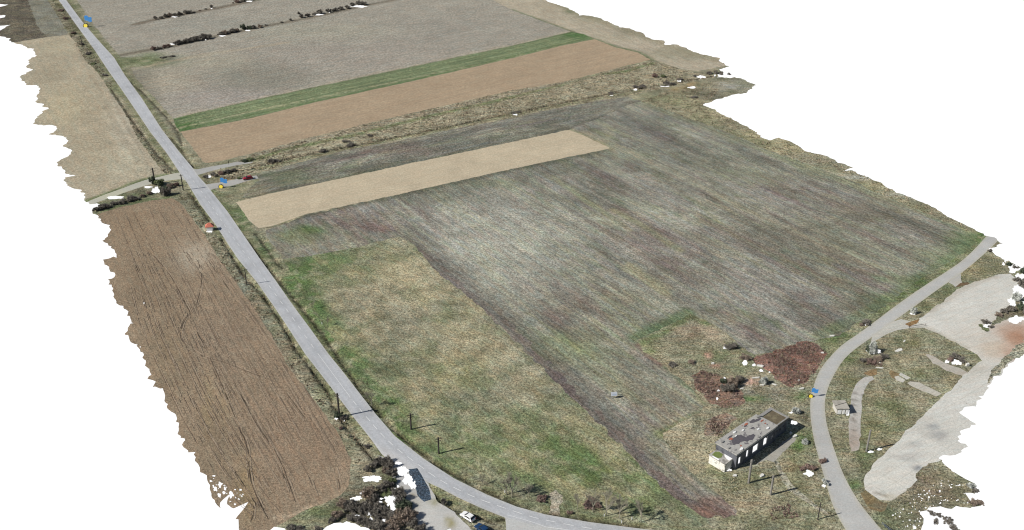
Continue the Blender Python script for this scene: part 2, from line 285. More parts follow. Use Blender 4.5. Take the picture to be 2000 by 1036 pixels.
region('large_field', 'large streaky grey green stubble field filling the middle of the land', 'field', [(1251,198),(1301,213),(1350,233),(1430,262),(1500,294),(1563,315),(1676,358),(1708,375),(1814,420),(1864,438),(1912,458),(1895,485),(1840,520),(1780,556),(1740,590),(1680,628),(1640,655),(1600,664),(1540,675),(1500,690),(1475,692),(1440,672),(1420,650),(1375,625),(1350,614),(1300,640),(1245,664),(1252,685),(1290,710),(1340,750),(1382,790),(1372,802),(1330,825),(1297,845),(1302,868),(1350,925),(1400,962),(1442,1000),(1420,1012),(1370,1005),(1310,965),(1260,920),(1200,855),(1150,805),(1080,740),(1000,660),(950,610),(900,565),(850,525),(800,470),(780,463),(740,472),(700,482),(620,498),(553,506),(530,475),(516,452),(600,420),(800,375),(1000,330),(1192,290),(1140,265),(1112,254),(1160,236),(1210,212)], (142,138,131), M_FIELD, .6)
region('bare_strip', 'long strip of purple brown bare soil along the edge of the meadow', 'soil', [(770,452),(830,480),(880,535),(930,575),(980,610),(1030,665),(1100,737),(1160,798),(1230,862),(1290,930),(1350,975),(1425,995),(1440,1003),(1420,1012),(1370,1008),(1310,965),(1260,920),(1200,858),(1150,808),(1080,742),(1000,662),(950,612),(900,567),(850,527),(795,472)], (116,107,105), M_FIELD, 1.6)
region('tan_strip', 'smooth tan strip of sown soil between the dark field and the large field', 'field', [(460,395),(500,385),(600,363),(800,320),(1112,254),(1140,265),(1192,290),(1000,330),(800,375),(600,418),(530,442),(505,446),(488,432),(475,413)], (192,176,148), M_SAND, .25)
region('meadow', 'triangular green and straw coloured meadow inside the road bend', 'meadow', [(553,506),(620,498),(700,482),(740,472),(780,463),(800,470),(850,527),(900,567),(950,612),(1000,662),(1080,742),(1150,808),(1200,858),(1260,920),(1310,965),(1370,1008),(1400,1030),(1300,1025),(1190,1010),(1080,993),(990,960),(910,925),(850,895),(805,860),(770,825),(735,780),(700,730),(660,675),(620,620),(585,560)], (146,142,124), M_MEADOW, .5)
region('bramble_thicket', 'large patch of reddish brown brambles beside the curved road', 'brambles', [(1472,702),(1500,690),(1540,676),(1575,668),(1595,672),(1616,690),(1605,706),(1598,722),(1580,742),(1555,757),(1530,752),(1515,738),(1500,724),(1480,714)], (140,104,94), M_BRAMBLE, 1.0)
region('bramble_patch', 'brown bramble patch at the corner of the large field above the ruin', 'brambles', [(1352,735),(1375,724),(1400,733),(1420,738),(1440,752),(1455,778),(1440,795),(1405,798),(1385,785),(1362,760)], (140,112,100), M_BRAMBLE, 1.0)
region('bramble_clump', 'low pinkish brown bramble clump behind the flat roofed ruin', 'brambles', [(1378,828),(1395,812),(1425,808),(1438,818),(1420,838),(1398,852),(1380,850)], (150,128,114), M_BRAMBLE, 1.0)
region('gravel_yard', 'pale grey gravel yard where vehicles are parked at the bottom', 'gravel', [(740,888),(763,900),(790,914),(838,944),(843,960),(852,975),(868,988),(885,1000),(902,1014),(925,1040),(940,1100),(830,1100),(818,1040),(812,1015),(800,992),(790,975),(778,955),(768,935),(758,912)], (188,186,182), M_PALEASPH, .5)
region('crossing_track', 'pale gravel track leading left from the crossing', 'track', [(355,340),(349,337),(306,347),(276,354),(241,368),(205,380),(160,399),(168,404),(173,402),(211,388),(251,374),(296,359),(334,352),(361,350),(370,362)], (180,178,164), M_PALEASPH, .1, sm=1)
region('upper_track', 'pale asphalt side road leaving the crossing to the right', 'track', [(370,322),(379,331),(387,331),(416,325),(451,319),(466,316),(480,318),(495,316),(492,319),(472,322),(463,323),(439,328),(411,335),(387,342),(384,352)], (168,167,163), M_PALEASPH, .1)
region('car_track', 'short asphalt lane ending under the parked red car', 'track', [(390,352),(401,361),(428,357),(457,351.5),(474,347),(490,344.6),(501,343.4),(505,349),(486,353),(456,362.5),(435,366),(416,369.5),(409,373),(400,368)], (168,167,163), M_PALEASPH, .1)
region('side_road', 'pale concrete side road joining the main road at the bottom edge', 'road', [(980,1005),(987,1012),(990,1050),(995,1110),(1250,1110),(1180,1045),(1060,1020)], (186,186,184), M_PALEASPH, 0)
region('main_road', 'grey asphalt main road with broken white centre line running from top left to bottom', 'road', ROAD_L + ROAD_R[::-1], (178,180,184), M_ASPHALT, 0, sm=0)
region('field_entrance', 'bare earth entrance from the main road into the meadow', 'track', [(1072,1003),(1078,985),(1075,965),(1083,962),(1100,968),(1098,985),(1094,1005),(1096,1009)], (166,156,138), M_GRASS, .8)
region('concrete_apron', 'wide pale concrete yard beside the curved road', 'concrete', [(1806,640),(1792,628),(1812,612),(1835,594),(1860,572),(1885,558),(1915,547),(1945,538),(1972,535),(1988,548),(1986,570),(1968,597),(1948,618),(1935,640),(1955,628),(1990,618),(2080,600),(2200,640),(2060,700),(1990,740),(1930,830),(1900,860),(1890,900),(1838,899),(1815,906),(1797,918),(1788,938),(1775,955),(1762,966),(1742,979),(1716,975),(1700,967),(1690,956),(1686,940),(1698,915),(1725,890),(1755,860),(1782,830),(1815,800),(1850,770),(1870,745),(1885,730),(1915,705),(1911,694),(1885,680),(1845,658)], (206,203,195), M_CONC, .5)
region('cement_verge', 'weedy broken edge between the concrete strip and the end of the land', 'grass', [(1935,722),(1960,700),(1985,680),(2010,660),(2030,660),(1992,697),(1970,712),(1945,738),(1925,752)], (150,146,128), M_SCRUB, .8)
region('gravel_apron_link', 'pale link from the curved road to the concrete yard', 'road', [(1740,630),(1760,624),(1778,628),(1800,632),(1812,640),(1780,641),(1752,645),(1728,655),(1700,672),(1705,655)], (190,187,178), M_CONC, .1)
region('stub_link', 'short asphalt stub off the curved road towards the concrete yard', 'road', [(1852,552),(1860,546),(1876,535),(1877,546),(1880,555),(1867,562),(1860,556)], (180,177,170), M_PALEASPH, .1)
region('curved_road', 'light grey lane curving down the right side past the ruin', 'road', RR_L + RR_R[::-1], (182,181,178), M_PALEASPH, 0, sm=1)
region('brown_puddle', 'brown muddy puddle beside the small tree at the yard entrance', 'puddle', [(1767,634),(1775,629),(1790,625),(1797,624),(1790,633),(1778,638)], (135,105,70), M_MUD, .2)
region('muddy_patch', 'dark wet mud at the end of the short asphalt stub', 'puddle', [(1864,562),(1875,554),(1890,551),(1893,555),(1880,559)], (112,92,70), M_MUD, .3)
region('mud_pool', 'olive brown mud pool at the lower end of the concrete strip', 'puddle', [(1683,962),(1690,958),(1700,968),(1712,976),(1732,982),(1727,998),(1716,1003),(1702,994),(1690,978)], (134,116,84), M_MUD, .6)
region('mud_pool', 'small muddy pool above the cracked concrete path', 'puddle', [(1688,732),(1695,724),(1716,722),(1714,733),(1700,735)], (140,116,84), M_MUD, .5)
region('mud_pool', 'small muddy pool left of the broken white slabs', 'puddle', [(1733,728),(1740,722),(1756,729),(1750,742),(1740,738)], (138,116,84), M_MUD, .5)
region('concrete_path', 'cracked grey concrete path behind the small flat roofed hut', 'path', [(1672,750),(1682,742),(1690,736),(1703,735),(1707,740),(1697,750),(1688,763),(1683,785),(1681,820),(1680,840),(1677,880),(1660,882),(1658,850),(1658,822),(1661,790),(1664,768)], (188,184,178), M_CONC, .3)
region('concrete_slab', 'pale broken slab in grass nearest the concrete path', 'slab', [(1748,737),(1753,734),(1768,743),(1762,748),(1750,743)], (196,192,182), M_CONC, .2)
region('concrete_slab', 'pale broken slab in grass just above its neighbour', 'slab', [(1754,732),(1759,728),(1778,738),(1771,742)], (196,192,182), M_CONC, .2)
region('concrete_slab', 'long pale slab lying between the broken slabs and the concrete strip', 'slab', [(1772,750),(1780,747),(1795,748),(1806,754),(1840,768),(1831,775),(1800,763)], (190,184,172), M_CONC, .4)
region('concrete_slab', 'pale slab path ending at the dark bushes in the grass island', 'slab', [(1808,692),(1815,691),(1833,702),(1850,711),(1890,727),(1880,735),(1850,724),(1822,710)], (186,178,166), M_CONC, .5)
region('painted_truck_shadow', 'dark slate blue truck shadow painted flat on the gravel yard', 'painted shadow', [(797,917),(815,914),(822,926),(836,950),(843,976),(828,981),(816,968),(811,950),(802,935)], (72,86,104), M_TRUCKSHADOW, .15)  # cast shadow of an absent truck, put into the ground colour
region('ruin_forecourt', 'cracked concrete forecourt in front of the ruined building', 'concrete', [(1448,925),(1480,905),(1510,880),(1550,850),(1556,858),(1534,880),(1518,900),(1512,905),(1497,898)], (168,164,155), M_CONC, .4)
region('garden_path', 'faint worn path running from the ruin forecourt to the curved road', 'path', [(1512,903),(1520,900),(1530,925),(1548,950),(1580,975),(1618,1003),(1616,1008),(1575,983),(1540,956),(1522,930)], (158,152,134), M_GRASS, .5)

def zfun(x, y): return 0.0
DITCH = [([(510,505),(533,533),(563,570),(593,605),(618,636),(651,681),(676,721),(700,755),(727,791),(760,830),(805,869),(854,907),(904,935),(954,961),(992,976),(1020,988),(1066,1001),(1122,1011),(1170,1019),(1250,1028)], .9, .55),
 ([(410,375),(430,405),(460,443),(490,480),(510,505)], .8, .45), ([(500,455),(520,485),(541,512),(552,524)], .8, .4),
 ([(334,270),(356,295),(379,328)], .8, .4), ([(243,152),(276,178),(324,228),(346,256),(356,285)], .7, .3),
 ([(271,252),(301,295),(339,333)], .8, .4), ([(218,176),(246,218),(271,254)], .8, .3),
 ([(369,375),(392,408),(408,432)], .8, .4), ([(434,468),(459,510),(476,538),(512,575),(547,625),(577,681),(599,708),(640,765),(648,785),(665,815),(680,838),(700,860),(715,880),(728,895),(737,905)], .8, .6),
 ([(850,970),(870,987),(905,1003),(960,1018),(985,1015)], .7, .6), ([(500,324),(560,311),(620,298),(700,283),(800,263),(880,247),(1000,221),(1100,201),(1200,182),(1300,166),(1400,148)], 1.1, .6)]
DITCH_W = [(GA(p), w_, d_) for p, w_, d_ in DITCH]

# ---------------------------------------------------------------- one triangulation shared by all pieces
coords, edges = [], []
def add_loop(P, closed=True):
    b = len(coords); coords.extend([tuple(q) for q in P]); n = len(P)
    edges.extend([(b + i, b + (i + 1) % n) for i in range(n if closed else n - 1)])
add_loop(OUT_W)
for h in holes: add_loop(h)
x0, x1, y0, y1 = OUT_W[:, 0].min(), OUT_W[:, 0].max(), OUT_W[:, 1].min(), OUT_W[:, 1].max()
for r in REG[1:]: add_loop(r['poly'])
for P, w_, d_ in DITCH_W:
    D = densify(P, 1.5, False)
    t = np.gradient(D, axis=0); t /= np.hypot(t[:, 0], t[:, 1])[:, None] + 1e-9; nrm = np.stack([-t[:, 1], t[:, 0]], 1)
    for o in (-w_, 0, w_): coords.extend([tuple(q) for q in D + nrm * o])
RC = smooth(GA(ROAD_C), 1); D = densify(RC, 2.0, False)
t = np.gradient(D, axis=0); t /= np.hypot(t[:, 0], t[:, 1])[:, None] + 1e-9; nrm = np.stack([-t[:, 1], t[:, 0]], 1)
for o in (-2.6, -1.5, 0, 1.5, 2.6): coords.extend([tuple(q) for q in D + nrm * o])
def gridpts(xa, xb, ya, yb, s):
    gx, gy = np.meshgrid(np.arange(xa, xb, s), np.arange(ya, yb, s)); gx = gx + RNG.uniform(-.3, .3, gx.shape) * s; gy = gy + RNG.uniform(-.3, .3, gy.shape) * s
    return np.stack([gx.ravel(), gy.ravel()], 1)
gp = np.concatenate([gridpts(x0, x1, y0, 400, 1.15), gridpts(x0, x1, 400, y1, 2.0)])
gp = gp[inpoly(gp[:, 0], gp[:, 1], OUT_W)]
coords.extend([tuple(q) for q in gp])
vo, _, fo, _, _, _ = delaunay_2d_cdt([Vector(c) for c in coords], edges, [], 0, 1e-4)
V = np.array([(v[0], v[1]) for v in vo]); T = np.array([f for f in fo if len(f) == 3])
cen = V[T].mean(1)
keep = inpoly(cen[:, 0], cen[:, 1], OUT_W)
for h in holes: keep &= ~inpoly(cen[:, 0], cen[:, 1], h)
T = T[keep]; cen = cen[keep]
rid = np.zeros(len(T), int)
for i, r in enumerate(REG[1:], 1): rid[inpoly(cen[:, 0], cen[:, 1], r['poly'])] = i
# heights: ditches sunk, soil slightly uneven, paved pieces level
Z = (fbm(V[:, 0], V[:, 1], 5, 4, 3) - .5) * .22
hard = {'main_road', 'curved_road', 'concrete_apron', 'crossing_track', 'upper_track', 'car_track', 'side_road', 'gravel_yard', 'gravel_apron_link', 'stub_link', 'concrete_path', 'painted_truck_shadow', 'ruin_forecourt', 'concrete_slab', 'brown_puddle', 'mud_pool', 'muddy_patch'}
vh = np.zeros(len(V), bool)
for i, r in enumerate(REG):
    if r['name'] in hard: vh[T[rid == i].ravel()] = True
ditch = np.zeros(len(V)); ditch_shade = np.zeros(len(V))
for P, w_, d_ in DITCH_W:
    d = dist_line(V[:, 0], V[:, 1], P); k = np.clip(1 - d / (w_ * 1.0), 0, 1)
    ditch = np.maximum(ditch, k * d_ * 1.5); ditch_shade = np.maximum(ditch_shade, np.clip(1.25 - d / w_, 0, 1))
Z[vh] = 0.03; Z = Z - np.where(vh, 0, ditch)
px, py = PX(V[:, 0], V[:, 1])

# ---------------------------------------------------------------- paint: differences of soil and growth, plus painted ditch and truck shade
GR = (92,118,62); GR2 = (104,122,80); ST = (182,170,136); DK = (74,70,60); OL = (112,118,82); PALE = (186,180,164); MAR = (112,84,80); YG = (152,150,96); GY = (136,134,126)
# (pieces, cx, cy, rx, ry, colour, strength)
B = [
 ('meadow', 640,512,85,26,(84,116,62),.85),('meadow',585,545,45,30,(88,116,62),.8),('meadow',720,490,60,14,OL,.7),('meadow',790,520,60,30,ST,.8),('meadow',740,560,90,40,(172,158,124),.5),('meadow',820,570,40,25,ST,.5),
 ('meadow',890,640,60,40,(166,156,118),.5),('meadow',960,690,60,40,ST,.6),('meadow',1040,790,40,60,ST,.35),('meadow',650,610,90,50,(138,132,108),.4),('meadow',760,650,80,40,(150,142,112),.4),
 ('meadow',700,700,60,50,(118,118,84),.55),('meadow',830,720,90,40,(112,118,76),.5),('meadow',900,740,70,30,(126,130,80),.5),('meadow',800,790,80,40,(132,128,92),.5),('meadow',760,800,30,40,(82,116,56),.6),
 ('meadow',1000,850,120,50,(108,122,76),.6),('meadow',1120,880,90,40,(94,122,62),.7),('meadow',1100,920,130,40,(92,122,60),.75),('meadow',940,880,80,30,(104,124,64),.45),('meadow',1180,940,100,35,(98,124,58),.6),('meadow',1250,960,60,25,(96,122,58),.5),
 ('meadow',920,905,70,25,(150,140,112),.5),('meadow',1020,900,60,30,(148,140,108),.4),('meadow',1220,900,50,25,(136,130,90),.5),('meadow',1200,990,120,16,(112,120,76),.5),('meadow',1300,985,60,25,(120,124,84),.5),
 ('meadow',700,640,40,30,(160,148,118),.3),('meadow',630,560,50,30,(146,140,104),.4),
 ('meadow',600,560,16,40,(84,112,60),.6),('meadow',1160,960,40,18,(150,138,110),.4),('meadow',1080,950,30,30,(150,132,104),.35),
 ('rough_ground',610,600,18,45,(82,120,54),.9),('rough_ground',575,555,20,30,(84,122,56),.9),('rough_ground',650,655,18,36,(82,122,54),.9),('rough_ground',690,715,18,30,(82,118,56),.85),('rough_ground',730,765,16,20,(96,118,68),.7),('rough_ground',790,850,26,22,(80,118,52),.9),('rough_ground',750,812,20,20,(80,118,52),.9),('rough_ground',830,872,20,14,(92,120,62),.7),
 ('meadow',610,600,22,40,(82,120,54),.8),('meadow',650,650,20,30,(82,120,54),.8),('meadow',690,705,20,30,(82,116,56),.75),('meadow',775,835,34,24,(80,118,52),.85),
 ('rough_ground',520,480,14,24,(88,112,66),.7),('rough_ground',470,410,20,22,(88,114,66),.7),('rough_ground',480,440,14,24,(88,112,64),.6),('rough_ground',440,385,30,10,(150,140,112),.6),('rough_ground',450,395,20,16,(136,130,104),.5),
 ('rough_ground',520,450,30,18,(140,132,118),.5),('rough_ground',510,360,20,12,(104,124,76),.6),
 ('rough_ground',290,118,60,10,(112,126,86),.8),('stubble_field',300,118,50,12,(112,126,86),.8),('stubble_field',330,115,16,6,(84,86,80),.6),('stubble_field',272,155,26,26,(112,110,96),.6),('stubble_field',300,190,22,26,(120,118,104),.55),
 ('stubble_field',500,150,90,30,(122,120,106),.55),('stubble_field',430,120,60,14,(168,160,138),.5),('stubble_field',330,160,50,24,(168,156,134),.5),('stubble_field',700,110,200,30,(156,146,136),.4),('stubble_field',850,60,120,24,(150,144,134),.4),('stubble_field',450,190,110,18,(160,150,144),.5),('stubble_field',600,60,140,16,(164,160,140),.4),('stubble_field',420,50,120,12,(148,146,136),.5),
 ('green_crop_strip',360,245,24,12,(74,108,56),.9),('green_crop_strip',1125,66,26,8,(76,110,60),.8),('green_crop_strip',560,212,60,4,(132,138,98),.4),
 ('sandy_field',1080,12,30,14,(160,148,126),.5),('sandy_field',1120,16,20,10,(94,110,76),.8),('sandy_field',1160,35,26,8,(110,116,90),.6),('sandy_field',1250,85,80,20,(180,166,146),.5),('sandy_field',1200,75,100,8,(168,160,136),.4),('sandy_field',1240,62,40,10,(132,128,108),.6),('sandy_field',1330,105,60,10,(142,138,114),.6),
 ('scrub_strip',1050,180,120,6,(120,128,88),.0),
 ('rough_ground',1350,180,40,8,(110,98,78),.6),('rough_ground',1330,172,22,5,(166,136,86),.6),('rough_ground',1352,165,16,4,(168,136,84),.55),('rough_ground',1375,188,30,8,(98,96,90),.75),('rough_ground',1440,166,30,10,(166,162,154),.9),('rough_ground',1290,150,10,4,(126,132,60),.8),('rough_ground',1277,150,10,5,(96,62,56),.8),('rough_ground',1400,150,60,6,(96,98,78),.6),
 ('rough_ground',1400,225,60,14,(176,164,130),.8),('rough_ground',1480,265,50,14,(178,166,130),.8),('rough_ground',1540,285,40,14,(176,164,128),.9),('rough_ground',1610,318,40,10,(152,144,126),.8),('rough_ground',1330,200,60,12,(160,152,118),.7),('rough_ground',1700,360,60,16,(176,166,130),.75),('rough_ground',1690,348,40,4,(205,204,194),.8),('rough_ground',1820,410,50,14,(150,140,112),.7),('rough_ground',1760,380,40,5,(190,188,178),.6),
 ('rough_ground',1900,460,30,12,(94,122,66),.9),('rough_ground',1870,505,40,16,(120,128,84),.8),('rough_ground',1800,548,40,14,(104,124,72),.75),('rough_ground',1760,570,50,16,(100,124,70),.8),('rough_ground',1700,610,50,16,(104,122,70),.7),('rough_ground',1640,665,40,16,(98,122,66),.85),('rough_ground',1760,590,40,12,(156,150,112),.5),('rough_ground',1690,640,30,8,(160,152,112),.5),('rough_ground',1820,540,30,8,(160,150,112),.5),
 ('large_field',1890,470,40,20,(100,124,76),.6),('large_field',1780,545,70,12,(104,120,84),.6),('large_field',1720,590,60,14,(112,122,90),.6),('large_field',1660,645,50,10,(118,118,98),.5),('large_field',1850,500,60,20,(120,128,98),.5),('large_field',1670,600,60,14,(118,112,98),.5),
 ('large_field',580,465,45,13,(112,120,86),.7),('large_field',610,450,26,7,(96,124,62),.7),('large_field',560,490,30,12,(146,140,126),.6),('large_field',640,480,70,12,(148,142,128),.6),('large_field',700,430,60,16,(122,108,104),.6),('large_field',740,445,40,10,(118,92,92),.6),('large_field',860,385,90,14,(108,108,96),.65),('large_field',960,360,60,10,(106,114,86),.7),('large_field',1080,330,80,14,(110,112,102),.6),
 ('large_field',975,470,125,85,(170,168,158),.85),('large_field',1000,560,110,60,(164,162,150),.5),('large_field',1020,660,40,40,(128,134,104),.5),('large_field',1100,680,70,30,(116,132,90),.6),('large_field',1180,700,80,60,(144,142,118),.4),('large_field',1100,600,50,30,(120,112,106),.5),('large_field',1090,620,20,14,(116,96,94),.3),
 ('large_field',1250,430,100,20,(172,170,156),.5),('large_field',1150,390,70,18,(108,112,98),.5),('large_field',1300,480,100,22,(160,152,148),.4),('large_field',1400,470,120,22,(122,112,106),.45),('large_field',1560,460,150,30,(120,118,104),.5),('large_field',1650,500,120,26,(124,124,104),.4),('large_field',1450,560,100,30,(164,160,154),.45),('large_field',1250,590,120,24,(142,142,120),.4),('large_field',1330,550,80,24,(118,112,100),.5),('large_field',1250,240,60,20,(112,114,108),.5),('large_field',1350,300,140,26,(118,120,108),.55),('large_field',1500,340,140,20,(136,136,116),.4),('large_field',1700,410,110,20,(120,114,102),.5),('large_field',1400,620,60,10,(150,146,122),.5),('large_field',1310,640,60,14,(110,120,96),.6),
 ('large_field',1340,780,50,36,(140,136,116),.5),('large_field',1240,760,60,30,(142,140,120),.4),('large_field',1310,830,36,22,(138,128,112),.5),('large_field',1330,900,50,50,(160,148,124),.6),('large_field',1395,985,34,16,(134,108,98),.8),('large_field',1290,850,20,14,(108,122,80),.6),('large_field',1190,270,10,12,(150,148,124),.6),('large_field',1220,300,60,8,(142,142,122),.5),('large_field',1160,262,40,8,(146,142,122),.5),
 ('dark_stubble_field',1080,230,80,12,(112,110,106),.6),('dark_stubble_field',800,290,90,10,(116,98,92),.5),('dark_stubble_field',560,345,40,12,(112,120,92),.5),('dark_stubble_field',500,375,24,10,(146,138,112),.6),('dark_stubble_field',900,285,60,10,(112,116,108),.5),
 ('bare_strip',1390,1000,40,14,(134,98,88),.7),('bare_strip',1200,840,40,30,(124,108,106),.5),('bare_strip',1100,750,30,40,(104,88,90),.6),('bare_strip',900,555,60,30,(128,118,114),.5),('bare_strip',1310,950,50,30,(108,92,92),.5),
 ('ploughed_field',385,500,34,24,(178,164,144),.7),('ploughed_field',360,512,24,16,(166,152,132),.6),('ploughed_field',300,560,50,60,(132,114,92),.4),('ploughed_field',440,800,10,40,(158,136,100),.35),('ploughed_field',405,790,9,60,(160,138,98),.4),('ploughed_field',340,700,40,60,(136,118,92),.5),('ploughed_field',480,950,16,60,(158,134,92),.5),('ploughed_field',430,900,40,60,(134,118,96),.5),('ploughed_field',260,440,40,30,(150,126,100),.4),('ploughed_field',420,680,60,60,(140,122,104),.4),('ploughed_field',580,860,80,90,(148,124,102),.5),
 ('beige_field',120,90,40,16,(180,168,140),.5),('beige_field',130,210,40,40,(182,168,136),.6),('beige_field',100,140,30,20,(158,146,122),.5),('beige_field',240,240,20,60,(184,174,154),.6),('beige_field',200,180,30,50,(172,160,136),.4),('beige_field',250,320,60,20,(184,176,152),.6),('beige_field',180,300,40,40,(166,152,126),.5),('beige_field',180,230,24,40,(160,146,122),.4),
 ('rough_ground',130,20,16,24,(96,82,72),.7),('rough_ground',150,60,16,22,(96,80,72),.75),('rough_ground',178,110,14,16,(92,80,70),.75),('rough_ground',195,135,12,18,(104,108,84),.6),('rough_ground',215,165,14,16,(94,96,78),.6),('rough_ground',260,240,14,30,(116,102,88),.6),('rough_ground',310,320,20,20,(120,108,92),.6),('rough_ground',110,10,10,14,(168,152,124),.5),
 ('rough_ground',390,410,20,26,(122,126,104),.6),('rough_ground',420,470,24,20,(128,118,100),.5),('rough_ground',470,560,12,30,(128,136,124),.6),('rough_ground',500,600,20,20,(140,118,96),.6),('rough_ground',530,640,16,24,(132,140,120),.5),('rough_ground',570,690,16,20,(142,122,100),.6),('rough_ground',600,740,16,24,(150,136,114),.6),('rough_ground',640,800,16,24,(138,140,112),.5),('rough_ground',690,880,20,30,(130,136,104),.5),('rough_ground',710,900,20,20,(168,154,130),.5),('rough_ground',670,840,20,20,(162,144,120),.5),
 ('rough_ground',640,1000,50,16,(106,124,74),.8),('rough_ground',700,990,60,40,(84,76,62),.7),('rough_ground',760,950,24,50,(86,82,62),.6),('rough_ground',300,380,90,14,(84,84,66),.75),('rough_ground',230,405,60,8,(80,80,66),.7),('rough_ground',270,385,60,6,(100,112,74),.5),('rough_ground',430,345,50,8,(104,94,76),.7),('rough_ground',440,352,16,4,(150,116,84),.5),
 ('rough_ground',860,950,30,10,(140,134,92),.6),('rough_ground',920,990,50,16,(160,146,120),.6),('rough_ground',890,985,30,10,(124,124,84),.5),('rough_ground',850,985,12,10,(150,144,90),.7),
 ('rough_ground',1280,675,30,14,(142,146,98),.5),('rough_ground',1268,688,16,6,(116,136,64),.7),('rough_ground',1370,650,40,16,(164,144,122),.8),('rough_ground',1350,655,16,8,(104,80,66),.7),('rough_ground',1400,690,30,10,(106,124,80),.7),('rough_ground',1360,690,40,16,(134,134,102),.5),('rough_ground',1386,692,6,5,(196,146,130),.8),('rough_ground',1400,712,9,4,(204,150,134),.8),('rough_ground',1465,746,18,8,(196,152,138),.85),('rough_ground',1440,720,40,12,(118,124,88),.5),('rough_ground',1480,770,50,14,(128,120,112),.6),('rough_ground',1475,780,20,6,(92,128,66),.8),('rough_ground',1560,775,20,10,(94,130,64),.8),('rough_ground',1540,770,30,8,(132,128,110),.4),
 ('rough_ground',1340,870,40,30,(186,170,140),.8),('rough_ground',1370,900,40,30,(176,164,132),.6),('rough_ground',1400,920,26,16,(112,128,78),.5),('rough_ground',1490,935,50,14,(110,112,72),.7),('rough_ground',1500,950,40,12,(132,126,94),.5),('rough_ground',1440,960,50,20,(140,132,100),.5),('rough_ground',1500,1000,60,20,(128,114,96),.7),('rough_ground',1450,985,50,20,(168,152,124),.6),('rough_ground',1560,890,20,30,(104,118,68),.8),('rough_ground',1570,860,20,20,(86,122,58),.7),('rough_ground',1590,985,22,16,(116,120,84),.5),('rough_ground',1570,950,26,16,(138,130,86),.5),('rough_ground',1580,912,20,6,(84,58,46),.85),('rough_ground',1565,815,14,8,(84,76,60),.8),('rough_ground',1540,910,18,12,(142,116,86),.5),
 ('rough_ground',1640,730,14,20,(160,154,114),.6),('rough_ground',1650,700,20,12,(100,124,62),.8),('rough_ground',1660,745,14,14,(128,128,76),.6),('rough_ground',1700,710,24,8,(112,88,82),.7),('rough_ground',1760,705,30,14,(168,154,122),.6),('rough_ground',1750,670,40,16,(112,116,80),.5),('rough_ground',1780,665,16,8,(150,130,84),.4),('rough_ground',1860,690,40,16,(112,116,90),.5),('rough_ground',1800,730,40,14,(104,118,74),.6),('rough_ground',1740,790,30,20,(104,118,66),.6),('rough_ground',1720,770,26,14,(166,148,116),.6),('rough_ground',1720,830,40,30,(122,122,80),.5),('rough_ground',1730,810,26,10,(164,152,122),.6),('rough_ground',1700,860,26,30,(108,112,66),.6),('rough_ground',1690,900,16,26,(92,112,60),.6),('rough_ground',1730,868,16,8,(150,116,78),.5),('rough_ground',1640,850,20,30,(128,126,86),.5),('rough_ground',1650,825,14,12,(130,126,116),.5),('rough_ground',1675,945,12,10,(84,124,54),.7),('rough_ground',1800,760,8,5,(200,196,186),.0),('rough_ground',1860,745,14,16,(176,160,124),.7),('rough_ground',1880,760,10,8,(160,150,112),.5),
 ('rough_ground',1900,525,34,14,(178,158,124),.7),('rough_ground',1850,570,26,10,(96,112,70),.7),('rough_ground',1830,585,30,10,(152,140,108),.5),('rough_ground',1800,605,20,8,(110,118,72),.7),('rough_ground',1940,510,20,10,(126,126,96),.5),('rough_ground',1970,605,26,14,(92,82,76),.75),('rough_ground',1950,625,20,12,(104,112,84),.6),('rough_ground',1990,612,20,10,(132,106,92),.6),
 ('rough_ground',1820,950,40,20,(148,128,110),.6),('rough_ground',1800,960,50,22,(132,112,98),.5),('rough_ground',1760,1000,40,16,(104,112,82),.7),('rough_ground',1860,960,40,18,(134,114,98),.6),('rough_ground',1740,1020,40,20,(102,116,80),.6),('rough_ground',1810,1000,16,16,(92,82,72),.6),('rough_ground',1850,980,40,10,(130,126,104),.5),('rough_ground',1800,925,30,14,(138,114,102),.6),
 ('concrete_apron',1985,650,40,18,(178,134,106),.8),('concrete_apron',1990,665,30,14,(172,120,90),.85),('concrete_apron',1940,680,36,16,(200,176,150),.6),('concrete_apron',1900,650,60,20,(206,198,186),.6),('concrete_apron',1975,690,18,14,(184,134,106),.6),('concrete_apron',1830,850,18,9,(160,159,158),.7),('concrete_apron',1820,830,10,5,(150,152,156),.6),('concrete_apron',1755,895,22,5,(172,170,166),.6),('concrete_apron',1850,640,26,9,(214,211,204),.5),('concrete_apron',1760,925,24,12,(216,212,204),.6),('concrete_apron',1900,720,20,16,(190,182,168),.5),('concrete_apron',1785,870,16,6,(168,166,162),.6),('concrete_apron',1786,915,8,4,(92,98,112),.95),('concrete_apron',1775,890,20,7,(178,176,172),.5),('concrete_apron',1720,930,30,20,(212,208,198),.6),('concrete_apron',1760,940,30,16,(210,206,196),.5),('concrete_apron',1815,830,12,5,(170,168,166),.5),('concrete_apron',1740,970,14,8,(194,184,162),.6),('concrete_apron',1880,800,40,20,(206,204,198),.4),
 ('concrete_path',1668,860,14,26,(170,148,130),.7),('concrete_path',1670,820,12,30,(182,176,170),.4),
 ('mud_pool',1720,992,12,10,(120,112,94),.6),
 ('gravel_yard',785,935,18,10,(176,176,180),.4),('gravel_yard',812,990,12,10,(158,154,132),.4),('gravel_yard',845,1000,20,14,(200,198,192),.5),('gravel_yard',882,1026,8,6,(150,142,96),.9),('gravel_yard',878,1018,4,4,(150,142,96),.8),('gravel_yard',808,968,6,4,(164,150,124),.7),('gravel_yard',850,984,8,6,(146,140,88),.6),
 ('crossing_track',220,380,50,8,(190,188,160),.6),('car_track',440,360,60,8,(176,172,166),.3),
 ('stub_link',1870,553,8,6,(190,180,160),.4),
]
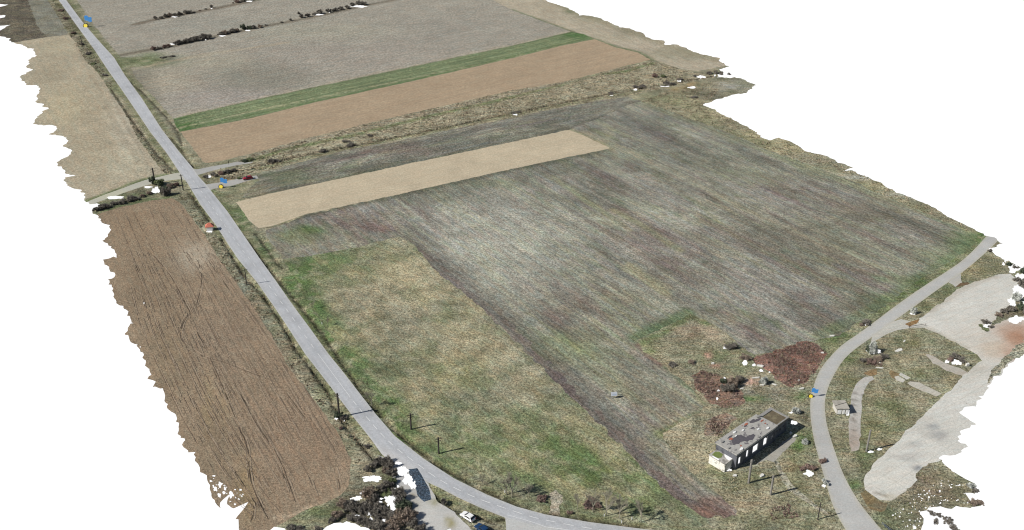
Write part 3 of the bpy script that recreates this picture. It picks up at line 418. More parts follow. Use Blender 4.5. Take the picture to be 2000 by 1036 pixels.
# thin features: (pieces, polyline, half width m, colour, strength)
L = [
 ('rough_ground', [(1250,672),(1300,645),(1350,619),(1380,632)], 1.8, (104,122,76), .8), ('large_field', [(1240,660),(1300,634),(1345,610)], 2.6, (96,116,82), .75), ('rough_ground', [(1290,700),(1335,745),(1385,795)], 1.6, (164,150,120), .6), ('rough_ground', [(1390,650),(1420,668),(1440,690)], 2.0, (168,150,128), .6),
 ('meadow', [(560,530),(600,585),(640,640),(690,705),(740,765),(790,835),(850,885),(900,915)], 3.6, (92,118,68), .75), ('rough_ground', [(560,540),(600,597),(640,650),(690,715),(740,778),(790,838),(850,888),(900,920)], 2.6, (94,118,70), .65),
 ('rough_ground', [(420,375),(450,410),(480,447),(510,480),(535,510)], 2.4, (98,120,76), .5), ('rough_ground', [(1260,128),(1180,152),(1100,172)], 1.0, (108,124,78), .5),
 ('rough_ground', [(1610,655),(1700,612),(1800,552),(1890,490),(1920,468)], 3.0, (96,122,70), .6), ('large_field', [(1600,655),(1690,612),(1790,548),(1890,482),(1912,462)], 2.5, (104,124,84), .5),
 ('scrub_strip', [(480,318),(560,291),(640,275),(700,262),(820,232),(1000,190),(1100,165),(1160,148),(1220,140),(1275,124)], 1.6, (108,124,78), .85),
 ('scrub_strip', [(500,330),(620,303),(800,266),(1000,224),(1100,205),(1250,178)], 1.6, (112,122,84), .6),
 ('scrub_strip', [(500,303),(600,275),(800,228),(1000,184),(1180,146)], 2.0, (146,134,118), .6),
 ('rough_ground', [(1161,79),(1200,93),(1250,105),(1272,118)], 1.5, (104,114,82), .8),
 ('sandy_field', [(1000,20),(1060,42),(1115,62),(1161,77),(1200,91),(1250,103),(1272,116)], 1.8, (104,116,82), .85),
 ('sandy_field', [(1090,5),(1125,24),(1150,34),(1200,52),(1260,72),(1330,98),(1400,118)], 4.0, (146,138,112), .6),
 ('green_crop_strip', [(352,250),(500,216),(700,175),(1000,112),(1130,78)], .8, (164,160,124), .8),
 ('green_crop_strip', [(350,242),(500,208),(700,168),(1000,105),(1130,72)], .7, (146,150,112), .6),
 ('green_crop_strip', [(345,237),(500,201),(700,159),(1000,96),(1120,66)], .7, (144,150,110), .55),
 ('green_crop_strip', [(360,252),(500,223),(700,181),(1000,111),(1140,76)], .7, (76,112,58), .6),
 ('stubble_field', [(265,48),(300,39),(410,19),(500,1)], 3.0, (104,92,76), .75), ('stubble_field', [(236,108),(290,98),(340,90),(410,74),(500,55),(620,32),(715,11),(800,-6)], 2.5, (106,96,80), .75),
 ('stubble_field', [(338,230),(500,193),(700,151),(1000,88),(1112,62)], 1.0, (176,164,140), .6),
 ('stubble_field', [(262,136),(330,120),(420,104),(560,84)], 2.0, (176,160,134), .5),
 ('large_field', [(505,448),(600,420),(800,377),(1000,332),(1192,292)], 2.2, (92,94,78), .65),
 ('dark_stubble_field', [(460,394),(600,361),(800,318),(1112,252)], 2.2, (92,96,80), .55),
 ('large_field', [(1112,254),(1150,268),(1195,290)], 2.5, (150,142,112), .6),
 ('large_field', [(1150,262),(1300,330),(1500,430),(1700,520)], 2.2, (160,156,136), .6),
 ('large_field', [(1250,200),(1500,296),(1708,376),(1900,452)], 3.0, (138,142,112), .5),
 ('large_field', [(1200,410),(1260,445),(1330,490)], 1.8, (166,164,124), .55), ('large_field', [(1080,345),(1150,395),(1230,450)], 1.6, (150,152,118), .4), ('large_field', [(1230,520),(1300,570)], 2.5, (170,164,126), .5),
 ('large_field', [(1370,430),(1550,510),(1680,570)], 1.8, (122,98,92), .35), ('large_field', [(1210,410),(1260,430),(1310,462)], 2.0, (116,94,92), .45), ('large_field', [(1530,450),(1640,495),(1740,545)], 1.8, (126,104,98), .3),
 ('large_field', [(1600,380),(1720,425),(1830,470)], 2.5, (122,108,104), .35), ('large_field', [(1246,674),(1262,688),(1292,712)], 1.2, (124,94,86), .7), ('large_field', [(1070,610),(1100,640),(1130,665)], 1.8, (122,100,96), .3), ('large_field', [(1140,585),(1180,615)], 1.6, (128,104,98), .3),
 ('large_field', [(1300,845),(1320,880),(1352,924),(1400,962)], 1.4, (110,116,84), .6), ('large_field', [(1382,790),(1340,752),(1300,718)], 1.2, (104,118,80), .5), ('large_field', [(1375,803),(1330,826),(1298,846)], 1.6, (112,122,84), .6),
 ('large_field', [(810,470),(905,552),(1020,648),(1110,735),(1230,855),(1330,945)], 4.5, (112,107,103), .5), ('meadow', [(800,472),(900,568),(1000,662),(1080,742),(1200,858),(1300,955)], 1.2, (112,112,88), .5),
 ('large_field', [(800,470),(900,560),(1000,650),(1080,735),(1200,850),(1300,945)], 1.0, (100,92,90), .4),
 ('meadow', [(1040,760),(1070,800),(1092,835),(1102,870)], .6, (112,104,80), .6), ('meadow', [(1055,780),(1085,815),(1108,850),(1110,870)], .6, (108,100,78), .6), ('meadow', [(1048,770),(1078,808),(1100,845),(1106,872)], .8, (182,168,132), .5),
 ('meadow', [(565,535),(590,566),(608,600),(625,628),(640,650)], .6, (92,88,66), .6),('meadow', [(812,832),(826,856),(845,874)], .8, (74,78,56), .7),('meadow', [(1080,940),(1160,945),(1260,935),(1310,928)], .5, (168,164,120), .5),
 ('beige_field', [(180,90),(200,150),(240,230),(280,300),(300,340)], 1.0, (150,138,120), .5), ('beige_field', [(150,90),(190,170),(225,240),(270,320)], 1.0, (144,132,112), .4), ('beige_field', [(170,394),(241,367),(276,353),(306,346),(345,337)], 1.8, (104,118,76), .9),
 ('rough_ground', [(170,392),(241,366),(276,352),(306,345),(345,336)], 2.0, (104,116,76), .9),
 ('rough_ground', [(190,420),(241,401),(301,389),(340,384)], 2.0, (104,118,78), .8),
 ('ploughed_field', [(600,998),(640,985),(664,970),(684,950)], 1.4, (170,146,120), .5),('ploughed_field', [(540,1010),(570,1008),(600,992)], .8, (186,164,138), .6),
 ('concrete_apron', [(1695,955),(1712,962),(1740,974)], .35, (150,140,124), .7),('concrete_apron', [(1810,640),(1850,660),(1890,680)], .8, (170,160,140), .5),('concrete_apron', [(1815,608),(1860,574),(1900,552),(1940,540)], 1.6, (176,166,150), .6),
 ('concrete_path', [(1664,768),(1686,772)], .3, (112,104,96), .8), ('concrete_path', [(1661,781),(1681,783)], .25, (120,112,104), .7), ('concrete_path', [(1669,783),(1667,820),(1665,870)], .2, (126,118,108), .7), ('concrete_path', [(1668,757),(1689,758)], .2, (122,114,106), .7),
]
for (a, b_) in ((ROAD_L, (150,146,120)), ):
    pass
paint = np.zeros((len(V), 3))
def paint_region(i, idx):
    r = REG[i]; x, y = V[idx, 0], V[idx, 1]; qx, qy = px[idx], py[idx]
    c = np.repeat(r['col'][None], len(idx), 0)
    n1 = fbm(x, y, 14, 50, 4) - .5; n2 = fbm(x, y, 5, 70, 3) - .5
    wx = qx + (fbm(x, y, 10, 90) - .5) * 26; wy = qy + (fbm(x, y, 10, 120) - .5) * 18
    if r['name'] in ('large_field', 'dark_stubble_field', 'bare_strip'):
        a_ = ROW_UP if r['name'] == 'dark_stubble_field' else ROW_FIELD
        u = x * math.cos(a_) + y * math.sin(a_); v_ = -x * math.sin(a_) + y * math.cos(a_); u = u + (fbm(x, y, 30, 5) - .5) * 10
        for sd_, ru, rv, th, cc, st_ in ((301, 45, 9, .50, (106,103,92), .75), (331, 60, 7, .53, (166,163,148), .5), (361, 30, 6, .56, (120,102,101), .8), (391, 34, 5, .60, (150,148,122), .55), (421, 14, 3.5, .52, (98,98,90), .5), (451, 16, 2.2, .55, (176,172,160), .45), (481, 12, 2.5, .62, (96,114,78), .5)):
            g = np.clip((fbm(u / ru, v_ / rv, 1.0, sd_, 5) - th) * 7, 0, 1)[:, None] * st_ * .92 * (.5 if r['name'] == 'bare_strip' else 1); c = c * (1 - g) + lin(cc) * g
        if r['name'] == 'bare_strip':
            g = np.clip((fbm(x, y, 7, 510, 4) - .5) * 5, 0, 1)[:, None] * .5; c = c * (1 - g) + lin((136,132,122)) * g
    for nm, cx, cy, rx, ry, col, s in B:
        if nm != r['name'] or s == 0: continue
        d = ((wx - cx) / rx) ** 2 + ((wy - cy) / ry) ** 2
        k = np.clip(1.35 * np.exp(-d * .9) + n2 * .9 * (np.exp(-d * .5)), 0, 1) * s
        c = c * (1 - k[:, None]) + lin(col) * k[:, None]
    for nm, pl, hw, col, s in L:
        if nm != r['name']: continue
        d = dist_line(x, y, GA(pl)) + n2 * 1.2 * min(hw, 1.5)
        k = np.clip(1.5 - d / hw, 0, 1) * s
        c = c * (1 - k[:, None]) + lin(col) * k[:, None]
    if r['name'] == 'meadow':
        low = np.clip((qy - 700) / 160, 0, 1)
        g = np.clip(low * .9 - .1 + (fbm(x, y, 9, 200, 5) - .5) * 5 + .1, 0, 1)[:, None]; c = c * (1 - .5 * g) + lin((102,118,78)) * .5 * g
        g = np.clip((fbm(x * .8 + y * .5, y * .6 - x * .2, 7, 230, 5) - .52) * 6, 0, 1)[:, None]; c = c * (1 - .5 * g) + lin((178,162,126)) * .5 * g
    if r['name'] in ('rough_ground', 'scrub_strip', 'dark_field', 'weedy_field', 'cement_verge'):
        g = np.clip((fbm(x, y, 5, 260, 5) - .52) * 7, 0, 1)[:, None]; c = c * (1 - .34 * g) + lin((100,98,74)) * .34 * g
        g = np.clip((fbm(x, y, 4, 290, 5) - .55) * 8, 0, 1)[:, None]; c = c * (1 - .45 * g) + lin((170,158,130)) * .3 * g
        if r['name'] == 'rough_ground':
            g = np.clip((fbm(x, y, 11, 610, 5) - .50) * 6, 0, 1)[:, None]; c = c * (1 - .4 * g) + lin((106,118,78)) * .4 * g
        # verges: olive grass right beside the asphalt, brown reeds farther out
        d = dist_line(x, y, RC[::2]); k = (np.clip(1.2 - np.abs(d - 4.3) / 1.6, 0, 1) * .7)[:, None]; c = c * (1 - k) + lin((112,118,78)) * k
    if r['name'] == 'main_road':
        d = dist_line(x, y, RC); c = c * (1 + .07 * np.exp(-((d - 1.6) / .5) ** 2))[:, None] * (1 - .05 * np.exp(-(d / .5) ** 2) - .045 * np.exp(-((d - 2.4) / .5) ** 2) - .10 * np.clip((fbm(x, y, 9, 700, 4) - .55) * 6, 0, 1))[:, None]
        dl = np.minimum(dist_line(x, y, GA(ROAD_L)), dist_line(x, y, GA(ROAD_R))); k = (np.clip(1.1 - dl / .55, 0, 1) * .5)[:, None]
        c = c * (1 - k) + lin((196,194,186)) * k
        k = (np.clip((qy - 860) / 30, 0, 1) * np.clip((px[idx] * 0 + 1.2 - dist_line(x, y, GA([(735,875),(765,903),(800,925)])) / 3.2), 0, 1) * .7)[:, None]; c = c * (1 - k) + lin((204,200,196)) * k
    if r['name'] == 'curved_road':
        dl = np.minimum(dist_line(x, y, GA(RR_L)), dist_line(x, y, GA(RR_R))); k = (np.clip(1.1 - dl / .8, 0, 1) * .6)[:, None]; c = c * (1 - k) + lin((184,178,158)) * k
    k = ditch_shade[idx][:, None] * .85 * (0 if r['name'] in hard else 1); c = c * (1 - k) + lin((64,57,46)) * k  # ditch shadow painted into the soil colour along the sunk lines
    mid = .34 if r['mat'] in (M_GRASS, M_MEADOW, M_SCRUB, M_BRAMBLE) else .22 if r['mat'] in (M_FIELD, M_FIELDUP) else .08
    c = c * (1 + n1 * .14 + (fbm(x, y, 3.6, 810, 3) - .5) * mid * 1.6)[:, None]
    if r['name'] in ('meadow', 'rough_ground'):
        g = np.clip((fbm(x, y, 3.2, 830, 4) - .53) * 9, 0, 1)[:, None] * .4; c = c * (1 - g) + lin((176,166,140)) * g
        g = np.clip((fbm(x, y, 4.2, 850, 4) - .54) * 9, 0, 1)[:, None] * .4; c = c * (1 - g) + lin((92,96,72)) * g
    return np.clip(c, .01, .9)

def set_props(o, label=None, cat=None, group=None, kind=None):
    if label: o['label'] = label
    if cat: o['category'] = cat
    if group: o['group'] = group
    if kind: o['kind'] = kind
    return o
def np_mesh(name, v, f, m, parent=None, colors=None, smooth_=False):
    me = bpy.data.meshes.new(name); v = np.asarray(v, np.float32); f = np.asarray(f, np.int32); k = f.shape[1]
    me.vertices.add(len(v)); me.vertices.foreach_set('co', v.ravel())
    me.loops.add(f.size); me.loops.foreach_set('vertex_index', f.ravel())
    me.polygons.add(len(f)); me.polygons.foreach_set('loop_start', np.arange(0, f.size, k, dtype=np.int32))
    me.polygons.foreach_set('loop_total', np.full(len(f), k, np.int32))
    if smooth_: me.polygons.foreach_set('use_smooth', np.ones(len(f), bool))
    me.update(calc_edges=True)
    if colors is not None:
        a = me.color_attributes.new('paint', 'FLOAT_COLOR', 'POINT')
        a.data.foreach_set('color', np.concatenate([colors, np.ones((len(v), 1))], 1).astype(np.float32).ravel())
    me.materials.append(m)
    o = bpy.data.objects.new(name, me); C.objects.link(o)
    if parent: o.parent = parent
    return o
for i, r in enumerate(REG):
    t = T[rid == i]
    if not len(t): continue
    idx, inv = np.unique(t.ravel(), return_inverse=True)
    o = np_mesh(r['name'], np.concatenate([V[idx], Z[idx][:, None]], 1), inv.reshape(-1, 3), r['mat'], None, paint_region(i, idx), True)
    set_props(o, r['label'], r['cat'], kind='structure')

# ---------------------------------------------------------------- line markings and wheel ruts laid as thin sheets
def ribbon(P, hw, z=.05, z0=0):
    t = np.gradient(P, axis=0); t /= np.hypot(t[:, 0], t[:, 1])[:, None] + 1e-9; n = np.stack([-t[:, 1], t[:, 0]], 1)
    if np.isscalar(hw): hw = np.full(len(P), hw)
    a = P + n * hw[:, None]; b = P - n * hw[:, None]; k = len(P)
    v = np.concatenate([np.c_[a, np.full(k, z)], np.c_[b, np.full(k, z)]])
    f = [(i, i + 1, k + i + 1, k + i) for i in range(k - 1)]
    return v, f
def merge(parts):
    v, f, b = [], [], 0
    for a, q in parts:
        v.append(a); f.append(np.array(q) + b); b += len(a)
    return np.concatenate(v), np.concatenate(f)
def arclen(P): return np.r_[0, np.cumsum(np.hypot(*np.diff(P, axis=0).T))]
def sub(P, s, a, b):
    ss = np.linspace(a, b, max(2, int((b - a) / .8) + 1)); return np.stack([np.interp(ss, s, P[:, 0]), np.interp(ss, s, P[:, 1])], 1)
s = arclen(RC); parts = []
def s_at(q):
    g = np.array(G(*q)); return s[np.argmin(np.hypot(*(RC - g).T))]
a0, a1, a2 = s_at((605,668)), s_at((690,784)), s[-1]
u = 0
while u < a2:
    if u < a0 or u > a1:
        parts.append(ribbon(sub(RC, s, u, min(u + 2.6, a2)), .085 if u < a0 else .1, .036)); u += 6.4 if u < a0 else 4.6
    else:
        parts.append(ribbon(sub(RC, s, u, a1), .075, .036)); u = a1 + 2
v, f = merge(parts)
M_PAINTED = mat('road_paint', (214,215,214), .7, .15, 3)
set_props(np_mesh('road_marking', v, f, M_PAINTED), 'white broken and solid centre line on the main road', 'road marking', kind='structure')
v, f = merge([ribbon(smooth(GA([(1062,1029),(1120,1037),(1200,1050),(1320,1066)]), 2), .1, .036), ribbon(smooth(GA([(990,1006),(1030,1017),(1062,1028)]), 2), .07, .036)])
set_props(np_mesh('edge_marking', v, f, M_PAINTED), 'thin white edge line between the main road and the pale side road', 'road marking', kind='structure')

def rut(pts, hw, dens, seed, k0=2, k1=5, off=0.0):
    P = densify(smooth(GA(pts), 2), .9, False); rr = random.Random(seed); out = []
    t = np.gradient(P, axis=0); t /= np.hypot(t[:, 0], t[:, 1])[:, None] + 1e-9; P = P + np.stack([-t[:, 1], t[:, 0]], 1) * off
    P = jitter(P, .10, seed, 1.5); i = 0
    while i < len(P) - 3:
        k = rr.randint(k0, k1)
        if rr.random() < dens:
            seg = P[i:i + k + 1]
            if len(seg) > 1: out.append(ribbon(seg, hw * .8 * np.array([rr.uniform(.4, 1.3) for _ in seg]), .09))
        i += k
    return out
dark, deep, pale = [], [], []
DEEP = [[(385,505),(395,540),(392,565),(382,600)],[(372,612),(360,625),(353,645),(352,660),(362,675),(385,690),(403,700),(440,708),(480,726),(515,738)],[(380,638),(392,665),(404,680)],[(410,700),(422,725),(436,760),(452,800),(467,835),(480,865),(486,890),(486,920),(492,950),(505,980),(525,1018)],[(300,500),(318,520),(340,550),(365,600),(373,615)],[(470,770),(500,830),(530,870),(550,905),(560,935),(575,975),(582,992)],[(655,915),(662,940),(664,960)],[(493,985),(496,1000),(490,1020)],[(403,505),(425,535),(450,570)],[(560,770),(590,810),(610,838)]]
for j, p_ in enumerate(DEEP):
    deep += rut(p_, .13, .72, j, 1, 3); pale += rut(p_, .16, .8, 50 + j, 3, 8, .55); pale += rut(p_, .12, .45, 90 + j, 2, 6, -.6)
EL = [(196,420),(222,490),(250,560),(272,640),(310,730),(352,820),(400,905),(450,975),(500,1020)]; ER = [(372,410),(425,495),(480,575),(528,650),(575,725),(620,795),(650,850),(682,905),(680,950)]
rq = random.Random(12)
for j in range(26):
    fr = (j + rq.uniform(.2, .8)) / 26; wob = [rq.uniform(-3, 3) for _ in EL]
    pts = [(a[0] + (b_[0] - a[0]) * fr + wv, a[1] + (b_[1] - a[1]) * fr) for a, b_, wv in zip(EL, ER, wob)]
    k = rq.randint(0, 2); pts = pts[k:len(pts) - rq.randint(0, 2)]
    dark += rut(pts, .10, rq.uniform(.4, .8), 200 + j, 1, 4)
    if rq.random() < .7: pale += rut(pts, .12, rq.uniform(.5, .85), 300 + j, 3, 9, rq.choice((.5, -.5)))
for nm, lst, c_, lb in (('deep_ruts', deep, (96,80,64), 'dark winding tractor ruts pressed deep into the ploughed field'), ('wheel_ruts', dark, (128,109,89), 'fine broken furrow lines running the length of the ploughed field'), ('soil_ridges', pale, (164,144,120), 'pale crumbly soil ridges between the ruts in the ploughed field')):
    v, f = merge(lst); set_props(np_mesh(nm, v, f, mat(nm, c_, .95, .25, 1)), lb, 'wheel ruts' if nm != 'soil_ridges' else 'soil ridges', kind='structure')

# ================================================================ things
def empty(name, loc, rz=0, label=None, cat=None, group=None):
    o = bpy.data.objects.new(name, None); C.objects.link(o); o.location = loc; o.rotation_euler = (0, 0, rz); o.empty_display_size = .5
    return set_props(o, label, cat, group)
class MB:
    def __init__(s): s.bm = bmesh.new()
    def box(s, x0, x1, y0, y1, z0, z1, bev=0):
        v = [s.bm.verts.new(p) for p in ((x0,y0,z0),(x1,y0,z0),(x1,y1,z0),(x0,y1,z0),(x0,y0,z1),(x1,y0,z1),(x1,y1,z1),(x0,y1,z1))]
        fs = [s.bm.faces.new([v[i] for i in q]) for q in ((0,3,2,1),(4,5,6,7),(0,1,5,4),(1,2,6,5),(2,3,7,6),(3,0,4,7))]
        if bev:
            es = list({e for f in fs for e in f.edges}); bmesh.ops.bevel(s.bm, geom=es, offset=bev, segments=2, affect='EDGES')
        return s
    def poly(s, pts, z0, z1):
        a = [s.bm.verts.new((x, y, z0)) for x, y in pts]; b = [s.bm.verts.new((x, y, z1)) for x, y in pts]; n = len(pts)
        s.bm.faces.new(a[::-1]); s.bm.faces.new(b)
        for i in range(n): s.bm.faces.new((a[i], a[(i+1) % n], b[(i+1) % n], b[i]))
        return s
    def tube(s, a, b, r0, r1=None, n=6):
        r1 = r0 if r1 is None else r1; a, b = Vector(a), Vector(b); d = (b - a).normalized()
        u = d.orthogonal().normalized(); w_ = d.cross(u); A, B_ = [], []
        for i in range(n):
            t = 2 * math.pi * i / n; o = u * math.cos(t) + w_ * math.sin(t)
            A.append(s.bm.verts.new(a + o * r0)); B_.append(s.bm.verts.new(b + o * r1))
        for i in range(n): s.bm.faces.new((A[i], A[(i+1) % n], B_[(i+1) % n], B_[i]))
        s.bm.faces.new(A[::-1]); s.bm.faces.new(B_); return s
    def faces(s, vs, fs):
        v = [s.bm.verts.new(p) for p in vs]
        for f in fs: s.bm.faces.new([v[i] for i in f])
        return s
    def build(s, name, m, parent=None, smooth_=False):
        bmesh.ops.recalc_face_normals(s.bm, faces=s.bm.faces)
        me = bpy.data.meshes.new(name); s.bm.to_mesh(me); s.bm.free(); me.materials.append(m)
        if smooth_:
            for p in me.polygons: p.use_smooth = True
        o = bpy.data.objects.new(name, me); C.objects.link(o); o.parent = parent; return o
def copy_tree(o, parent=None):
    c = o.copy(); C.objects.link(c); c.parent = parent
    for ch in list(o.children): copy_tree(ch, c)
    return c

# ---- ruined flat-roofed building
M_WALL = mat('old_plaster', (98,100,108), .9, .25, 1.2, (76,78,86), .55)
M_FASCIA = mat('white_fascia', (238,238,236), .8, .12, 2)
M_ROOF = mat('felt_roof', (170,167,160), .9, .16, 1.6, (112,108,110), .57)
M_ROOF2 = mat('roof_kerb', (146,144,140), .9, .15, 1)
M_MOSSBROWN = mat('roof_silt', (104,92,70), .95, .25, 1, (122,112,84), .5)
M_WHITE = mat('bright_white', (250,250,250), .7, .06, 2)
M_RUST = mat('broken_tile', (176,96,70), .9, .3, 3)
M_MOSS = mat('roof_moss', (112,128,62), .95, .3, 2)
M_DARK = mat('dark_felt', (88,84,90), .9, .2, 2)
b = empty('ruined_building', D0, AZ, 'long derelict flat roofed building with peeling grey roof and white empty windows', 'building')
Lm, Wm, Hm = 18.6, 6.9, 5.2; L2, W2, H2 = 24.6, 5.9, 4.7
# front wall built round its openings (wall thickness .3): x along the wall, y towards the back
def wall_open(mb, x0, x1, y0, y1, z0, z1, ops):
    xs = sorted(ops); cur = x0
    for (a, c, za, zb) in xs:
        if a > cur: mb.box(cur, a, y0, y1, z0, z1)
        if za > z0: mb.box(a, c, y0, y1, z0, za)
        if zb < z1: mb.box(a, c, y0, y1, zb, z1)
        cur = c
    if cur < x1: mb.box(cur, x1, y0, y1, z0, z1)
OPS = [(1.0, 2.2, .9, 3.4), (4.5, 5.6, 1.4, 3.9), (7.5, 10.1, 1.2, 3.7), (12.5, 14.4, 1.1, 3.8), (16.1, 16.9, 1.8, 2.7)]
OPS2 = [(19.3, 20.0, 1.9, 2.8), (21.0, 21.6, 1.9, 2.7), (22.8, 23.3, 2.2, 2.9)]
mb = MB(); wall_open(mb, 0, Lm, 0, .3, 0, Hm - 1.0, OPS); wall_open(mb, 0, Lm, .0, .1, Hm - .998, Hm - .622, [(.6 + 1.9 * k, 2.3 + 1.9 * k, Hm - .99, Hm - .63) for k in range(8)]); mb.box(0, Lm, Wm - .3, Wm, 0, Hm - .35); mb.box(0, .3, .3, Wm - .3, 0, Hm - .35); mb.box(Lm - .3, Lm, .3, Wm - .3, 0, Hm - .35)
mb.build('wall', M_WALL, b)
mb = MB(); wall_open(mb, Lm, L2, .5, .8, 0, H2 - .3, OPS2); mb.box(Lm, L2, W2 + .2, W2 + .5, 0, H2 - .3); mb.box(L2 - .3, L2, .8, W2 + .2, 0, H2 - .3)
mb.build('rear_wall', M_WALL, b)
MB().box(.25, Lm - .8, -.02, .3, Hm - .62, Hm - .35).build('fascia', M_FASCIA, b)
MB().box(Lm - .8, Lm, 0, .3, Hm - .62, Hm - .35).build('wall_top', M_WALL, b)
MB().box(0, .247, 0, .3, Hm - .62, Hm - .35).build('wall_top', M_WALL, b)
rf = MB().box(-.35, Lm + .15, -.12, Wm + .4, Hm - .35, Hm, .04).build('roof', M_ROOF, b)
rr = random.Random(3)
def patch_poly(cx, cy, rx, ry, n, ph=0):
    return [(cx + rx * rr.uniform(.62, 1.15) * math.cos(6.283 * i / n + ph), cy + ry * rr.uniform(.62, 1.15) * math.sin(6.283 * i / n + ph)) for i in range(n)]
for q in [(5.6,3.6,2.8,1.7,17),(8.4,2.0,2.3,1.0,15),(15.2,5.9,1.3,.6,11),(16.8,5.3,1.4,.5,10),(3.2,3.2,1.1,.5,9),(11.8,5.9,.8,.3,8),(12.4,4.1,.7,.3,8),(4.6,5.9,1.2,.35,9)]: MB().poly(patch_poly(*q), Hm + .004, Hm + .022 + q[0] * .002).build('torn_felt', M_DARK, rf)
for q in [(4.1,5.2,.8,.45,9),(3.6,1.5,.4,.25,7),(12.6,6.3,.9,.35,9),(17.4,4.2,.8,.25,8),(17.0,2.9,.35,.3,7),(11.2,6.6,.3,.2,6)]: MB().poly(patch_poly(*q), Hm + .024, Hm + .07).build('exposed_tiles', M_RUST, rf)
r2 = MB().box(Lm + .16, L2 + .25, .25, W2 + .7, H2 - .3, H2 - .02).build('rear_roof', M_MOSSBROWN, b)
MB().box(Lm + .16, L2 + .25, .25, .62, H2 - .018, H2 + .2).box(Lm + .16, L2 + .25, W2 - .3, W2 + .7, H2 - .018, H2 + .2).box(L2 - .35, L2 + .25, .63, W2 - .31, H2 - .018, H2 + .2).box(Lm + .16, Lm + .7, .63, W2 - .31, H2 - .018, H2 + .16).build('roof_kerb', M_ROOF2, r2)
for (a, c, za, zb) in OPS + OPS2:
    y = .12 if a < Lm else .62
    if c - a > 1.5: n = 2
    else: n = 1
    t_ = .06; mb = MB().box(a, a + t_, y - .06, y - .003, za, zb).box(c - t_, c, y - .06, y - .003, za, zb).box(a + t_, c - t_, y - .06, y - .003, za, za + t_).box(a + t_, c - t_, y - .06, y - .003, zb - t_, zb)
    mb.build('window_frame', M_FASCIA if a < Lm else M_WALL, b)
for k, (u_, v_, w_, h_) in enumerate([(1.2,5.9,.7,.25),(2.6,.5,.8,.2),(7.2,6.2,.6,.2),(10.4,.4,.5,.15),(13.2,2.6,.6,.18),(15.6,1.1,.7,.2),(18.0,6.0,.8,.3),(6.1,4.9,.4,.15),(9.6,5.2,.5,.15),(.4,3.0,.5,.2)]):
    MB().poly(patch_poly(u_, v_, w_, w_ * .55, 7, k), Hm + .06, Hm + .06 + h_).build('roof_debris', M_FASCIA if k % 3 else M_ROOF2, rf)
# lower annex at the near end
MB().box(-3.3, -.002, 1.2, 1.45, 0, 2.5).box(-3.3, -3.05, 1.45, 6.3, 0, 2.5).box(-3.3, -.002, 6.3, 6.55, 0, 2.7).build('annex_wall', mat('pale_plaster', (228,225,217), .9, .15, 1.5, (168,164,152), .55), b)
MB().box(-3.45, -.003, 1.1, 6.7, 2.705, 2.9).build('annex_roof', mat('annex_felt', (176,172,164), .9, .2, 1.2, (140,136,128), .5), b)
MB().poly([(-2.9,4.2),(-1.9,3.6),(-.5,4.1),(-.3,5.6),(-1.2,6.3),(-2.7,6.1)], 2.904, 2.94).build('moss', M_MOSS, b)
MB().poly([(-1.4,1.3),(-.1,1.2),(-.05,3.9),(-.7,3.4),(-1.1,2.6)], 2.904, 3.0).build('plaster_rubble', M_WHITE, b)
MB().poly([(-3.4,3.4),(-2.8,3.5),(-3.0,5.4),(-3.4,5.6)], 2.904, 2.95).build('plaster_rubble', M_WHITE, b)
# rubble beside the ruin
def rubble(px_, w_, d_, h_, label, m, rz=.3):
    o = MB().poly([(-w_/2,-d_/3),(w_/3,-d_/2),(w_/2,d_/4),(w_/6,d_/2),(-w_/2.4,d_/3)], 0, h_).build('rubble_slab', m, None)
    o.location = (*G(*px_), .02); o.rotation_euler = (R(4), R(-3), rz); return set_props(o, label, 'rubble')
M_PALEST = mat('pale_rubble', (216,214,206), .9, .15, 1.5)
for a in [((1552,853),1.6,.9,.35,'pale broken slab in shadow at the far corner of the ruin forecourt',.5),((1544,848),1.0,.7,.5,'small pale block against the far end of the ruin wall',1.1),((1476,739),2.6,.5,.3,'long whitish slab lying left of the grey bush among the brambles',.1),((1488,753),1.5,.5,.25,'short whitish slab just below the grey bush',.0),((1512,752),1.6,.4,.3,'thin whitish slab right of the grey bush at the bramble edge',-.6),((1485,716),2.2,.9,.35,'grey slab at the upper left tip of the bramble thicket',-.4),((1392,711),1.1,.7,.35,'white block beside the patch of pink brick rubble',.2),((1449,760),1.2,.5,.25,'pale slab below the pink brick rubble',.3),((1566,760),1.6,.6,.3,'white slab between the bramble thicket and the curved road',.2),((1606,690),1.1,.6,.3,'white slab at the right tip of the bramble thicket',-.1),((1625,657),1.8,.7,.3,'white stones in the green verge above the curved road',.1),((1488,930),1.4,.9,.4,'grey stone heap in grass below the ruin wall',.7),((1435,930),1.2,.8,.3,'grey boulder near the ruin corner',.2),((1889,715),1.2,.9,.9,'pale concrete block at the right end of the grass island',.3),((1718,719),2.4,.5,.15,'thin pale slab by the muddy pool above the concrete path',-.3),((1718,709),1.2,.3,.15,'thin pale strip of concrete above the muddy pool',-.9),((1755,685),3.4,1.2,.12,'pale broken paving in the grass left of the puddled area',.5),((1766,667),1.5,.5,.12,'pale paving fragment uphill of the broken paving',.9),((1560,744),.8,.5,.25,'small white stone by the lower edge of the bramble thicket',.9)]:
    rubble(a[0], a[1], a[2], a[3], a[4], M_PALEST, a[5])

